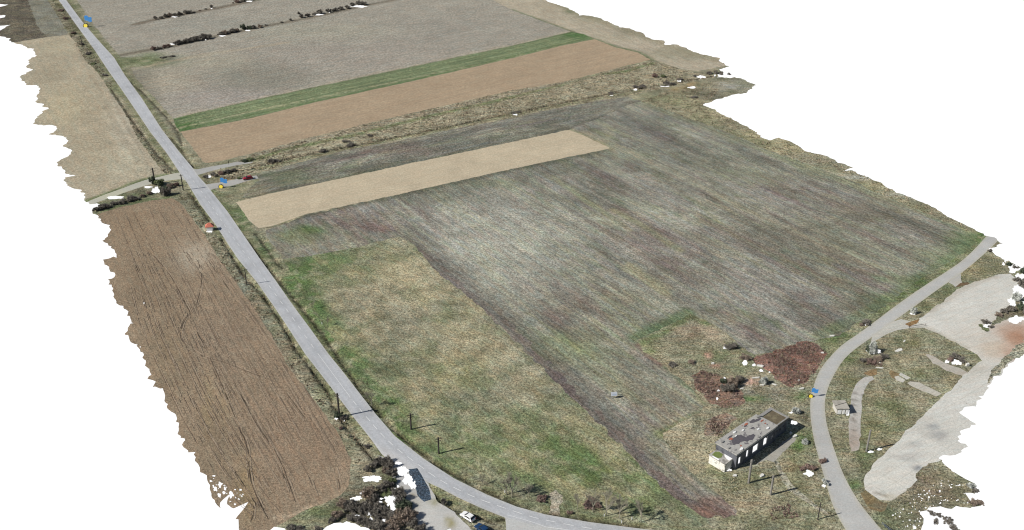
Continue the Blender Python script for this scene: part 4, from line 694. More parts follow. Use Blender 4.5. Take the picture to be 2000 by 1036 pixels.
# ---- small hut by the curved road
hl = G(1634, 811); hr = G(1657, 811); hw = math.hypot(hr[0]-hl[0], hr[1]-hl[1])
b = empty('hut', (*hl, 0), R(2), 'small flat roofed concrete hut with bright front beside the cracked path', 'hut')
hh = 2.1; dpt = 3.9
MB().box(0, hw, .2, dpt, 0, hh).build('wall', mat('hut_wall', (196,192,184), .9, .15, 1.5), b)
MB().box(-.45, hw + .1, -.05, dpt + .2, hh + .002, hh + .2, .03).build('roof', mat('hut_roof', (178,172,160), .9, .12, 1.2, (160,154,142), .5), b)
for x0_, x1_ in ((.3, 1.3), (1.7, 2.3), (2.7, 3.3)): MB().box(x0_, x1_, .1, .195, .3, 1.7).build('window' if x0_ != 1.7 else 'door', M_WHITE, b)
MB().tube((-.3, 1.4, hh + .24), (hw + .05, 2.9, hh + .24), .07).build('roof_crack_bar', mat('black_bar', (44,46,54), .9, .1), b)
MB().tube((-1.6,.1,0), (-1.5,.1,1.1), .06).tube((-1.5,.1,.95), (-.2,.15,.5), .06).build('railing', mat('black_bar', (44,46,54)), b)

# ---- red roofed wayside shelter
sx, sy = G(404, 453); b = empty('wayside_shelter', (sx, sy, 0), R(14), 'tiny wayside shelter with red tiled hipped roof beside the ploughed field', 'shelter')
sw = 2.5; sdp = 2.1; MB().box(0, sw, .25, sdp, 0, 1.9).build('wall', mat('shelter_wall', (226,222,212), .9, .1, 2), b)
MB().box(.2, 2.3, .18, .245, .3, 1.5).build('white_panel', M_WHITE, b)
z = 1.9; MB().faces([(-.45,-.15,z),(sw+.45,-.15,z),(sw+.45,sdp+.4,z),(-.45,sdp+.4,z),(sw*.38,sdp/2,z+1.5),(sw*.62,sdp/2,z+1.5)], [(0,1,5,4),(1,2,5),(2,3,4,5),(3,0,4),(3,2,1,0)]).build('roof', mat('red_tiles', (214,116,92), .85, .3, 4, (170,80,66), .56), b)

# ---- tilted panel in the big field
bx, by = G(1199, 778); b = empty('field_sign', (bx, by, 0), R(4), 'pale grey tilted notice board on two legs alone in the large field', 'sign')
pb = MB().box(-.95, .95, -.04, .04, -.6, .6, .01).build('board', mat('sign_board', (190,196,204), .6, .1, 2), b); pb.location = (0, 0, 1.5); pb.rotation_euler = (R(-28), 0, 0)
pp = MB().box(-.55, .75, -.055, -.043, -.4, .1).build('printed_panel', mat('sign_print', (160,174,190), .6, .12, 2), pb)
for x in (-.7, .7): MB().tube((x, .05, 0), (x, .05, 1.3), .05).build('leg', mat('galvanised', (130,132,136), .6, .1), b)

# ---- utility poles
M_POLE = mat('tarred_pole', (66,60,56), .9, .3, 2); M_POLEG = mat('grey_pole', (134,130,124), .9, .25, 2); M_INS = mat('insulator', (90,84,78), .5, .1)
def pole(px_, h, label, m, arms=2, rz=.4, r=.2, brace=False, tilt=(0, 0)):
    b = empty('utility_pole', (*G(*px_), 0), rz, label, 'utility pole'); b.rotation_euler = (tilt[0], tilt[1], rz)
    MB().tube((0, 0, -.2), (0, 0, h), r * 1.15, r, 8).build('post', m, b)
    for k in range(arms):
        z = h - .35 - .75 * k; hw_ = .95 - .15 * k
        a = MB().box(-hw_, hw_, -r - .06, -r + .04, z - .06, z + .06).build('crossarm', m, b)
        for x in (-hw_ + .1, 0, hw_ - .1): MB().tube((x, -r - .01, z + .06), (x, -r - .01, z + .26), .05, .035).build('insulator', M_INS, a)
    if brace: MB().tube((1.5, 0, -.1), (.1, 0, h * .75), r * .8, r * .6).build('stay', m, b)
    return b
pole((303,360), 7.6, 'dark utility pole wrapped in ivy beside the left gravel track', M_POLE, 1, .5, .30)
pole((358,372), 7.4, 'dark utility pole on the near left corner of the crossing', M_POLE, 1, .5, .22)
pole((663,815), 8.4, 'dark pole with crossarms whose shadow lies across the main road', M_POLE, 2, -.6, .26)
pole((803,839), 5.6, 'dark utility pole in bright grass at the left edge of the meadow', M_POLE, 2, .3, .22)
pole((857,886), 5.6, 'utility pole with crossarm nearest the road bend in the meadow corner', M_POLE, 2, .2, .22)
pole((1692,882), 7.4, 'grey leaning pole on the grass beside the pale concrete strip', M_POLEG, 0, 0, .25)
pole((1462,944), 7.9, 'grey mottled pole standing in front of the ruined building', M_POLEG, 1, .6, .28)
pole((1505,967), 6.4, 'shorter grey pole to the right of the pole in front of the ruin', M_POLEG, 1, .3, .26)
pole((482,557), 6.6, 'dark slim pole on the left verge between shelter and thicket', M_POLE, 1, .5, .15)
pole((161,91), 6.6, 'dark slim pole beside the far end of the main road', M_POLE, 1, .5, .17)
pole((1597,1015), 5.6, 'dark slim pole near the bottom of the curved road', M_POLE, 0, .5, .13)

# ---- blue survey flags on yellow discs
M_BLUE = mat('flag_blue', (66,160,250), .8, .04, 2); M_YEL = mat('disc_yellow', (255,226,40), .6, .04, 2); M_RIM = mat('disc_rim', (62,52,20), .7, .05, 2); M_STAFF = mat('flag_staff', (176,184,192), .6, .05)
def flag(px_, label):
    x, y = G(*px_); d = math.sqrt(x*x + y*y + H*H); u = d / F      # metres per picture unit here
    b = empty('survey_flag', (x, y, 0), 0, label, 'flag')
    q = u; ly = 1.1 * q
    MB().tube((0, 0, 0), (0, 0, 19 * q), .28 * q).build('pole', M_STAFF, b)
    prof = [(.3,19),(3,20.5),(6,19.8),(8,16.8),(11,17.6),(13.2,16.4),(12,12.8),(12.8,10.6),(10.5,8.6),(7,9.3),(4,11.0),(.3,11.6)]
    vs = [(a * q, -.15 * q, (c - 0) * q * 1.0) for a, c in prof] + [(a * q, .15 * q, c * q) for a, c in prof]; n = len(prof)
    MB().faces(vs, [list(range(n)), list(range(2*n-1, n-1, -1))] + [(i, (i+1) % n, n + (i+1) % n, n + i) for i in range(n)]).build('cloth', M_BLUE, b)
    dsk = MB().tube((0, -.6 * q, 0), (0, .6 * q, 0), 4.7 * q, n=28).build('target_disc', M_RIM, b)
    dsk.location = (0, -.3 * q, 2.2 * q); dsk.rotation_euler = (R(-27), 0, 0)
    MB().tube((0, -.9 * q, 0), (0, -.62 * q, 0), 3.4 * q, n=28).build('yellow_face', M_YEL, dsk)
flag((168,53), 'blue flag on yellow disc at the far end of the main road')
flag((432,367), 'blue flag on yellow disc beside the lane with the red car')
flag((1583,776), 'blue flag on yellow disc at the edge of the curved road')

# ---- vehicles
M_GLASS = mat('car_glass', (26,34,44), .15, .05, 3); M_TYRE = mat('tyre', (26,26,28), .9, .1); M_RIMM = mat('wheel_rim', (170,172,176), .35, .05); M_LAMP = mat('lamp', (225,228,230), .2, .03); M_TAIL = mat('tail_lamp', (150,24,24), .3, .03)
def car(px0, px1, label, paint_m, kind='hatch', L_=4.3, cat='car'):
    a, c = Vector(G(*px0)), Vector(G(*px1)); mid = (a + c) / 2; rz = math.atan2(c.y - a.y, c.x - a.x)
    b = empty('parked_van' if kind == 'van' else 'parked_car', (mid.x, mid.y, .05), rz, label, cat)
    W = .88 if kind != 'van' else 1.0; h = L_ / 2
    if kind == 'van': prof = [(-h,.35),(-h,1.0),(-h+.04,2.15),(-h+.3,2.3),(h-1.7,2.3),(h-1.35,2.15),(h-.75,1.35),(h-.12,1.0),(h,.75),(h,.35)]; roof = (3,5); ws = (5,6)
    else: prof = [(-h,.38),(-h-.02,.72),(-h+.12,.98),(-h+.55,1.38),(-h+.95,1.48),(h-2.1,1.47),(h-1.35,1.02),(h-.35,.84),(h,.62),(h,.35)]
    n = len(prof); vs, fs = [], []
    def wid(z): return W if z < 1.05 else W - (z - 1.0) * (.36 if kind != 'van' else .08)
    for sy_ in (-1, 1): vs += [(x, sy_ * wid(z), z) for x, z in prof]
    fs = [list(range(n))[::-1], list(range(n, 2 * n))] + [(i, (i+1) % n, n + (i+1) % n, n + i) for i in range(n)]
    mb = MB().faces(vs, fs); bmesh.ops.bevel(mb.bm, geom=list(mb.bm.edges), offset=.05, segments=2, affect='EDGES'); mb.build('body', paint_m, b)
    if kind == 'van':
        MB().faces([(h-1.33,-.88,2.10),(h-.78,-.93,1.42),(h-.78,.93,1.42),(h-1.33,.88,2.10),(h-1.29,-.88,2.16),(h-.72,-.93,1.45),(h-.72,.93,1.45),(h-1.29,.88,2.16)], [(0,1,2,3),(4,7,6,5),(0,4,5,1),(1,5,6,2),(2,6,7,3),(3,7,4,0)]).build('windscreen', M_GLASS, b)
        sid = [(h-1.9,1.4),(h-1.9,2.0),(h-1.45,2.0),(h-1.0,1.4)]
    else:
        for x0_, z0_, x1_, z1_, nm in ((h-2.06,1.44,h-1.42,1.06,'windscreen'),(-h+.60,1.40,-h+.18,1.03,'rear_window')):
            e = .03; MB().faces([(x0_,-.66,z0_),(x1_,-.76,z1_),(x1_,.76,z1_),(x0_,.66,z0_),(x0_+ (e if x1_>x0_ else -e),-.66,z0_+.05),(x1_+(e if x1_>x0_ else -e),-.76,z1_+.05),(x1_+(e if x1_>x0_ else -e),.76,z1_+.05),(x0_+(e if x1_>x0_ else -e),.66,z0_+.05)], [(0,1,2,3),(4,7,6,5),(0,4,5,1),(1,5,6,2),(2,6,7,3),(3,7,4,0)]).build(nm, M_GLASS, b)
        sid = [(-h+.45,1.05),(-h+.85,1.38),(h-2.15,1.38),(h-1.55,1.05)]
    for sy_ in (-1, 1):
        y_ = [sy_ * (wid(z) + .012) for _, z in sid]
        MB().faces([(x, y_[i], z) for i, (x, z) in enumerate(sid)] + [(x, y_[i] - sy_ * .05, z) for i, (x, z) in enumerate(sid)], [(0,1,2,3),(7,6,5,4),(0,4,5,1),(1,5,6,2),(2,6,7,3),(3,7,4,0)]).build('side_window', M_GLASS, b)
        for x in (-h + .8, h - .85):
            wl = MB().tube((x, sy_ * (W - .18), .31), (x, sy_ * (W + .02), .31), .31, n=18).build('wheel', M_TYRE, b)
            MB().tube((x, sy_ * (W + .022), .31), (x, sy_ * (W + .04), .31), .19, n=14).build('rim', M_RIMM, wl)
        MB().box(h - .06, h + .03, sy_ * .62 - .16, sy_ * .62 + .16, .62, .78).build('headlight', M_LAMP, b)
        MB().box(-h - .05, -h + .04, sy_ * .68 - .12, sy_ * .68 + .12, .72, .92).build('tail_light', M_TAIL, b)
        MB().box(h - 1.62, h - 1.45, sy_ * (W + .02) - .06, sy_ * (W + .02) + .08, .98, 1.12).build('mirror', paint_m, b)
    return b
def paintm(n, c): return mat(n, c, .3, .04, 1)
car((494,349), (474,352.5), 'dark red hatchback parked on the short asphalt lane', paintm('red_paint', (158,24,44)))
car((928,1022), (900,1004), 'white car parked on the verge of the gravel yard', paintm('white_paint', (240,240,240)), L_=4.2)
car((954,1046), (930,1028), 'dark blue car parked just behind the white car', paintm('blue_paint', (30,62,104)), L_=4.3)
car((886,1066), (868,1040), 'white van at the bottom edge of the gravel yard', paintm('van_white', (244,244,244)), 'van', 4.9, 'van')

# ---- boom barrier, railing, marker posts
gx, gy = G(1774, 642); g2 = G(1808, 637); Lb = math.hypot(g2[0]-gx, g2[1]-gy)
b = empty('boom_barrier', (gx, gy, 0), math.atan2(g2[1]-gy, g2[0]-gx), 'thin dark boom barrier across the concrete yard entrance', 'barrier')
MB().tube((0,0,.75), (Lb,0,.85), .09, .05).build('boom', M_POLE, b)
for x in (.3, Lb - .3): MB().tube((x,0,0), (x,0,.75), .08).build('post', M_POLE, b)
gx, gy = G(1722, 1026); g2 = G(1742, 1042); Lb = math.hypot(g2[0]-gx, g2[1]-gy)
b = empty('guard_railing', (gx, gy, 0), math.atan2(g2[1]-gy, g2[0]-gx), 'short dark blue grey railing at the bottom right of the curved road', 'railing')
MB().tube((0,0,.9), (Lb,0,.9), .06).tube((0,0,.5), (Lb,0,.5), .05).build('rail', mat('rail_blue', (70,84,104), .6, .1), b)
for k in range(4): MB().tube((Lb*k/3,0,0), (Lb*k/3,0,.95), .06).build('post', mat('rail_blue', (70,84,104)), b)
for q, lb in [((986,963), 'white marker post on the verge at the start of the bare tree shadows'),((1180,1009), 'dark tipped white marker post left of the pair at the bottom road edge'),((1214,1022), 'white marker post nearest the asphalt at the bottom road edge'),((1234,1015), 'white marker post in grass just above the road edge one'),((629,634), 'small white marker post in the bright green verge')]:
    b = empty('marker_post', (*G(*q), 0), 0, lb, 'marker post')
    MB().box(-.09,.09,-.06,.06,0,.95,.01).build('post', M_WHITE, b); MB().box(-.1,.1,-.07,.07,.951,1.08,.01).build('cap', M_POLE, b)
for q, lb, h in [((447,323),'thin dark sign post standing on the upper side road',1.8)]:
    b = empty('sign_post', (*G(*q), 0), .4, lb, 'sign post'); MB().tube((0,0,0),(0,0,h),.04).build('post', M_POLE, b); MB().tube((0,-.05,h-.25),(0,-.01,h-.25),.32,n=16).build('sign_plate', M_POLE, b)

# ---------------------------------------------------------------- bushes and trees
KIND = {'dark': ((136,129,118), (78,73,67)), 'red': ((152,126,114), (110,90,82)), 'brown': ((160,142,124), (118,104,94)), 'grey': ((205,208,200), (140,144,138)), 'green': ((136,146,100), (90,98,70)), 'ivy': ((96,108,84), (58,66,54))}
def leafmat(k):
    a, c = KIND[k]; return mat('twigs_' + k, a, .95, .35, 2.5, c, .5)
def bush_mesh(name, kind, seed, n=2100, flat=1.0, size=.19, lumps=20):
    r = np.random.default_rng(seed)
    lc = r.normal(size=(lumps, 3)); lc /= np.linalg.norm(lc, axis=1)[:, None]; lc *= r.uniform(.15, .95, (lumps, 1)); lc[:, 2] = np.abs(lc[:, 2]) * .9
    lr = r.uniform(.10, .36, lumps)
    k = r.integers(0, lumps, n); d = r.normal(size=(n, 3)); d /= np.linalg.norm(d, axis=1)[:, None]
    rad = lr[k] * r.uniform(.35, 1.12, n) ** .6
    c = lc[k] + d * rad[:, None]; c[:, 2] = np.abs(c[:, 2] + .25) * flat
    # stray sprays give an uneven edge
    a = d + r.normal(size=(n, 3)) * .8 + np.array([0, 0, .5]); a /= np.linalg.norm(a, axis=1)[:, None]
    bdir = np.cross(a, r.normal(size=(n, 3))); bdir /= np.linalg.norm(bdir, axis=1)[:, None]
    ln = size * r.uniform(.5, 1.5, (n, 1)); wd = ln * r.uniform(.08, .22, (n, 1))
    v = np.stack([c - a * ln - bdir * wd * .4, c - bdir * wd, c + a * ln, c + bdir * wd], 1).reshape(-1, 3)
    f = np.arange(4 * n).reshape(n, 4)
    o = np_mesh(name, v, f, leafmat(kind)); C.objects.unlink(o); return o.data
def stem_mesh(kind, seed, lumps=6):
    r = random.Random(seed); mb = MB()
    for i in range(lumps):
        a = r.uniform(0, 6.28); e = r.uniform(.35, .8); mid = (math.cos(a) * .15, math.sin(a) * .15, .4)
        mb.tube((0, 0, -.05), mid, .045, .03, 5).tube(mid, (math.cos(a) * e * .7, math.sin(a) * e * .7, .4 + e * .5), .03, .01, 5)
    o = mb.build('trunk', mat('bark', (84,74,66), .95, .3, 3)); C.objects.unlink(o); return o.data
CR = {k: [bush_mesh('crown', k, 10 * i + j) for j in range(3)] for i, k in enumerate(KIND)}
ST_ = [stem_mesh('d', j) for j in range(3)]
br = random.Random(99)
def bush(px_, rad, h, kind, label, cat='bush', group=None, name=None):
    """px_: foot of the plant, rad: half width in metres, h: height in metres"""
    nm = name or ('tree' if cat == 'tree' else 'bush')
    b = empty(nm, (*G(*px_), 0), br.uniform(0, 6.28), label, cat, group)
    for n_, me in (('trunk', br.choice(ST_)), ('crown', br.choice(CR[kind]))):
        o = bpy.data.objects.new(n_, me); C.objects.link(o); o.parent = b; o.scale = (rad, rad * br.uniform(.85, 1.1), h / 1.35)
    return b
ORD = ['first','second','third','fourth','fifth','sixth','seventh','eighth','ninth','tenth','eleventh','twelfth','thirteenth','fourteenth','fifteenth','sixteenth','seventeenth','eighteenth','nineteenth','twentieth','twenty first','twenty second','twenty third','twenty fourth','twenty fifth','twenty sixth','twenty seventh']
KW = {'dark': 'dark bare', 'red': 'reddish brown', 'brown': 'pale brown', 'grey': 'pale grey', 'green': 'olive green', 'ivy': 'dark evergreen'}
def row(pts, where, group):
    for i, (x, y, r_, h_, k) in enumerate(pts): bush((x, y), r_, h_, k, '%s bush, %s from the %s' % (KW[k], ORD[i], where), 'bush', group)
row([(304,38,1.7,2.9,'dark'),(314,37,1.9,2.2,'dark'),(325,34,1.9,3.0,'dark'),(333,33,2.1,3.4,'brown'),(343,32,2.1,2.8,'dark'),(352,30,1.9,3.1,'dark'),(367,27,2.6,3.2,'dark'),(378,25,1.0,1.0,'dark'),(390,22,.9,1.0,'red'),(402,19,1.0,1.2,'dark'),(413,16,1.3,3.0,'dark'),(455,7,.9,1.0,'brown'),(463,5.5,2.3,2.8,'red'),(475,3,2.2,2.6,'dark'),(489,1,2.1,2.4,'dark')], 'left in the upper hedgerow', 'bushes of the upper hedgerow')
row([(300,98,2.1,3.0,'red'),(312,96,1.7,1.9,'dark'),(322,94,1.9,2.5,'red'),(330,92,1.8,2.3,'red'),(343,88,2.4,3.0,'dark'),(353,86,2.4,3.2,'dark'),(364,84,2.5,3.6,'dark'),(376,81,2.5,3.4,'dark'),(387,79,2.7,3.8,'dark'),(399,77,3.0,4.4,'dark'),(408,76,2.2,3.6,'dark'),(431,69,2.0,2.6,'dark'),(441,67,2.3,3.3,'brown'),(453,64,2.6,3.2,'dark'),(464,62,2.0,2.5,'brown'),(476,58,2.5,4.2,'ivy'),(487,57,2.0,2.6,'ivy'),(497,56,2.0,2.8,'dark'),(508,54,1.8,2.4,'brown'),(520,51,1.3,1.5,'dark')], 'left in the lower hedgerow, nearer half', 'bushes of the lower hedgerow')
row([(550,45,1.2,1.3,'dark'),(567,41,1.2,2.2,'dark'),(590,35,2.0,3.0,'dark'),(600,33,2.2,3.0,'dark'),(614,30,1.6,2.2,'dark'),(624,27,2.3,3.4,'dark'),(642,24,2.4,3.2,'dark'),(654,22,2.3,2.9,'dark'),(666,19.5,2.1,2.7,'dark'),(679,17,2.2,3.0,'dark'),(690,13,2.4,3.6,'dark'),(700,10.5,2.6,4.0,'dark'),(710,10,2.0,3.2,'dark'),(584,28,1.1,2.2,'dark')], 'left in the lower hedgerow beyond its gap', 'bushes of the far end of the lower hedgerow')
row([(188,412,2.0,2.2,'dark'),(199,408,2.1,2.4,'dark'),(210,405,1.7,1.8,'dark'),(226,400,1.8,1.8,'dark'),(240,397,1.9,2.0,'dark'),(254,392,2.0,2.3,'dark'),(266,390,1.8,1.7,'dark'),(278,384,1.4,1.5,'brown'),(290,379,1.4,1.5,'brown'),(322,371,2.0,2.5,'ivy'),(333,368,1.8,2.4,'brown'),(345,364,1.8,2.2,'red')], 'left below the gravel track', 'bushes below the gravel track')
bush((300,360), 2.0, 4.4, 'ivy', 'dark ivy covered tree at the foot of the pole by the gravel track', 'tree')
bush((312,362), 2.4, 3.4, 'green', 'olive green tree right of the ivy covered pole', 'tree')
bush((325,382), 1.9, 4.6, 'dark', 'dark bare tree at the top edge of the ploughed field', 'tree')
row([(402,347,1.6,1.6,'dark'),(418,344,1.7,1.8,'dark'),(431,341,1.7,1.9,'red'),(442,338,1.8,2.0,'dark'),(455,335,1.5,1.6,'dark'),(467,350,1.1,1.4,'green'),(478,316,2.0,1.4,'ivy'),(489,313,1.8,1.1,'green'),(530,318,1.7,2.2,'dark'),(541,316,1.6,1.3,'dark'),(630,297,1.7,1.7,'dark'),(684,286,2.0,1.8,'dark'),(676,278,1.8,1.2,'dark'),(722,266,1.6,1.2,'dark')], 'crossing along the ditch', 'bushes along the ditch right of the crossing')
row([(1193,184,1.5,1.4,'dark'),(1243,172,2.0,1.8,'dark'),(1255,170,1.8,1.4,'dark'),(1278,151,2.0,2.8,'red'),(1295,151,2.0,1.8,'green'),(1302,166,2.3,2.4,'dark'),(1312,166,2.0,1.8,'dark'),(1328,157,1.6,1.6,'dark'),(1358,150,1.5,1.2,'dark'),(1385,145,1.8,1.8,'dark'),(1398,144,1.8,2.2,'dark'),(1408,146,1.9,2.0,'dark'),(1424,147,1.1,1.6,'dark'),(1355,191,2.0,.9,'dark'),(1004,222,1.5,1.0,'dark'),(1012,220,1.5,1.1,'dark')], 'left along the far right ditch', 'bushes along the far right ditch')
# thicket at the lower left, beside the gravel yard
row([(717,921,1.3,2.0,'dark'),(728,912,1.2,1.8,'dark'),(742,908,1.7,2.8,'dark'),(752,905,1.5,2.6,'dark'),(759,914,1.7,3.0,'dark'),(766,928,1.6,2.8,'dark'),(754,924,1.2,2.2,'brown'),(748,958,1.9,2.6,'dark'),(759,950,1.6,2.2,'dark'),(766,944,1.2,1.9,'green'),(758,966,1.7,1.6,'green'),(776,966,1.7,2.6,'dark'),(781,980,1.9,3.0,'dark'),(789,992,2.1,2.8,'ivy'),(799,991,1.6,1.9,'ivy')], 'top of the dark thicket left of the gravel yard', 'upper bushes of the dark thicket')
row([(720,972,2.4,3.6,'brown'),(728,979,1.6,2.6,'dark'),(672,987,1.7,2.2,'brown'),(684,993,2.0,2.6,'dark'),(697,996,2.1,2.6,'dark'),(711,999,2.0,2.6,'dark'),(722,996,1.9,2.4,'dark'),(735,996,1.8,2.4,'dark'),(739,1010,2.2,2.6,'dark'),(752,1006,1.9,2.4,'dark'),(764,1012,2.2,2.6,'dark'),(660,1008,1.6,2.0,'brown'),(648,1019,1.4,1.6,'dark'),(688,1014,1.7,2.0,'dark'),(704,1018,1.7,2.0,'dark'),(716,1024,1.7,2.2,'dark'),(732,1030,2.1,2.6,'dark'),(750,1034,2.3,2.9,'dark'),(768,1036,2.3,2.9,'brown'),(786,1018,3.1,4.0,'brown'),(801,1012,2.0,2.8,'brown'),(806,1032,1.8,3.2,'dark'),(817,1040,2.0,3.0,'dark'),(622,1036,1.3,1.2,'dark'),(568,1034,1.3,1.2,'dark'),(585,1035,1.1,1.0,'dark')], 'top in the lower mass of the dark thicket', 'lower bushes of the dark thicket')
bush((1056,977), 1.9, 1.5, 'red', 'low purplish bush left of the meadow entrance'); bush((1113,1003), .9, 1.1, 'red', 'small brown bush on the road edge right of the meadow entrance')
bush((1150,985), 2.4, 1.3, 'red', 'wide low purplish bush between meadow entrance and bare tree shadows'); bush((1163,989), 1.6, 1.3, 'red', 'low purplish bush joined to the right end of the wide one')
bush((868,985), 1.0, 2.3, 'dark', 'dark bush standing on the grass strip beside the gravel yard'); bush((661,815), 1.5, 2.4, 'ivy', 'dark bush around the foot of the pole left of the main road'); bush((672,818), 1.2, 1.3, 'dark', 'dark low bush right of the pole left of the main road')
bush((665,838), .9, .7, 'red', 'small rusty brown bush left of the main road below the pole'); bush((717,873), 1.0, .9, 'dark', 'small dark bush on the verge above the dark thicket')
for x, y, r_, h_, k, lb in [(1427,680,1.9,2.0,'dark','dark bush with a gap at the top of the waste ground'),(1313,714,1.4,1.0,'dark','low dark bush on the left tip of the waste ground'),(1349,708,1.4,1.2,'brown','grey brown bush between the low dark bush and the pink rubble'),(1455,702,1.9,1.8,'brown','brown bush just left of the bramble thicket'),(1432,752,2.2,3.2,'brown','tall olive brown bush standing over the bramble patch'),(1421,762,2.0,2.4,'dark','dark bush in the heart of the bramble patch'),(1443,745,1.6,2.2,'dark','dark bush behind the tall olive brown one'),(1413,748,1.3,2.0,'ivy','dark green bush at the upper edge of the bramble patch'),(1490,750,1.4,3.0,'grey','pale grey bush with lichen beside the pink brick rubble'),(1552,806,1.5,2.2,'grey','pale grey bush behind the far end of the ruin'),(1573,866,1.2,1.6,'grey','small grey bush between the ruin forecourt and the curved road'),(1583,915,1.6,1.4,'red','rusty brown bush on the grass below the forecourt'),(1568,917,1.3,.9,'red','low rusty bush left of the other rusty one'),(1606,902,1.3,1.2,'red','brown bush hugging the left edge of the curved road'),(1611,945,1.2,1.5,'grey','small grey bush near the lower curved road'),(1692,632,1.7,1.2,'dark','dark low bush on the upper verge of the curved road'),(1683,636,1.1,.8,'brown','small brown bush left of the dark low verge bush'),(1704,690,1.9,4.0,'grey','grey ivy clad tree on the inside of the road bend'),(1696,687,1.3,2.8,'ivy','dark ivy bush leaning on the grey ivy clad tree'),(1700,708,1.6,1.4,'red','purplish bush below the grey ivy clad tree'),(1716,705,1.8,1.6,'brown','brown bush right of the purplish bush in the road bend'),(1727,698,1.5,1.2,'dark','dark bush at the right end of the road bend bushes'),(1689,706,1.4,1.2,'dark','dark bush at the left end of the road bend bushes'),(1785,613,1.3,2.6,'grey','small pale tree on the grass between road and concrete yard'),(1868,700,2.2,1.4,'dark','dark low bush in the right part of the grass island'),(1855,703,1.4,1.1,'red','low reddish bush left of the dark one in the grass island'),(1880,706,1.6,.9,'dark','low dark bush at the right corner of the grass island'),(1925,630,1.6,1.0,'dark','dark bush on the upper rim of the gap in the concrete yard'),(1915,638,.9,.9,'green','green bush on the left rim of the gap in the concrete yard'),(1935,640,.9,.9,'dark','dark bush on the right rim of the gap in the concrete yard'),(1926,645,1.4,.6,'green','low green bush on the lower rim of the gap in the concrete yard'),
 (1985,588,1.8,3.8,'grey','grey tree at the right edge of the concrete yard'),(1995,604,1.8,3.0,'ivy','dark tree below the grey tree at the right edge'),(1975,606,1.5,1.7,'dark','dark bush left of the right edge trees'),(1962,610,1.7,1.3,'dark','dark bush on the lower right rim of the concrete yard'),(1953,616,1.6,1.1,'brown','brown bush on the lower right rim of the concrete yard'),(1996,560,1.7,3.2,'dark','dark tree top at the right picture edge above the grey tree'),(1985,548,1.4,1.4,'dark','dark bush at the upper right corner of the concrete yard'),(1970,519,1.3,1.8,'ivy','dark evergreen bush on the far right edge of the land'),(1983,524,1.2,1.2,'dark','dark bush right of the evergreen on the far right edge'),(1998,533,1.6,2.6,'ivy','dark evergreen at the right picture edge'),(2004,612,2.0,3.0,'dark','dark tree cut by the right picture edge beside the orange ground'),(1933,492,.8,1.6,'dark','tiny dark bush beside the end of the curved road'),
 (1820,1004,1.2,1.0,'dark','dark brush at the left of the brush by the bottom right gap'),(1833,1008,1.2,1.0,'dark','dark brush in the middle of the brush by the bottom right gap'),(1851,1020,1.4,1.3,'dark','dark brush at the right of the brush by the bottom right gap'),(1828,1022,.9,1.4,'dark','upright dark brush inside the bottom right gap'),(1895,952,1.3,1.6,'grey','pale grey bush at the right tip of the debris ground'),(1905,961,.9,1.1,'dark','dark bush beside the pale grey one at the right tip'),(1904,984,1.5,1.0,'brown','brown bush on the lowest right tip of the land'),(1916,983,1.2,.9,'brown','brown bush at the extreme right tip of the debris ground'),(1865,1036,1.5,1.1,'dark','dark brush clump alone at the bottom right edge'),
 (182,126,1.8,1.2,'green','green bush beside the far beige field'),(161,88,1.4,2.0,'dark','dark bush at the foot of the far slim pole'),(120,22,2.2,1.6,'red','reddish bush left of the far road, nearest the top'),(128,38,2.4,1.8,'red','reddish bush left of the far road, below the topmost'),(144,66,2.2,1.4,'red','reddish bush above the far slim pole'),(172,106,2.2,1.4,'dark','dark bush below the far slim pole'),(205,148,1.8,1.1,'dark','dark bush on the left verge above the beige field'),(320,113,2.0,.9,'dark','dark low bush on the green patch below the hedgerow'),(335,111,1.8,.9,'dark','dark low bush right of the other on the green patch')]:
    bush((x, y), r_, h_, k, lb, 'tree' if ' tree' in lb else 'bush')

# ---- bare slender trees whose shadows lie on the grass
def bare_tree_mesh(seed, h=7.0):
    r = random.Random(seed); tr, cr = MB(), MB()
    def grow(mb, p, d, L_, rad, dep):
        q = p + d * L_; mb.tube(p, q, rad, rad * .7, 4)
        if dep == 0: return
        for _ in range(r.randint(3, 4)):
            nd = (d + Vector((r.uniform(-1, 1), r.uniform(-1, 1), r.uniform(-.2, .9))) * .62).normalized()
            grow(cr, p + d * L_ * r.uniform(.45, 1), nd, L_ * r.uniform(.5, .75), rad * .62, dep - 1)
    tr.tube((0, 0, -.1), (0, 0, h * .35), .11, .08, 7)
    for k in range(4): grow(cr, Vector((0, 0, h * r.uniform(.2, .36))), Vector((r.uniform(-.5, .5), r.uniform(-.5, .5), 1)).normalized(), h * .3, .10, 4 if k < 3 else 3)
    m = mat('pale_bark', (150,144,126), .9, .2, 3)
    a = tr.build('trunk', m); c = cr.build('crown', m); C.objects.unlink(a); C.objects.unlink(c); return a.data, c.data
BT = [bare_tree_mesh(3), bare_tree_mesh(8)]
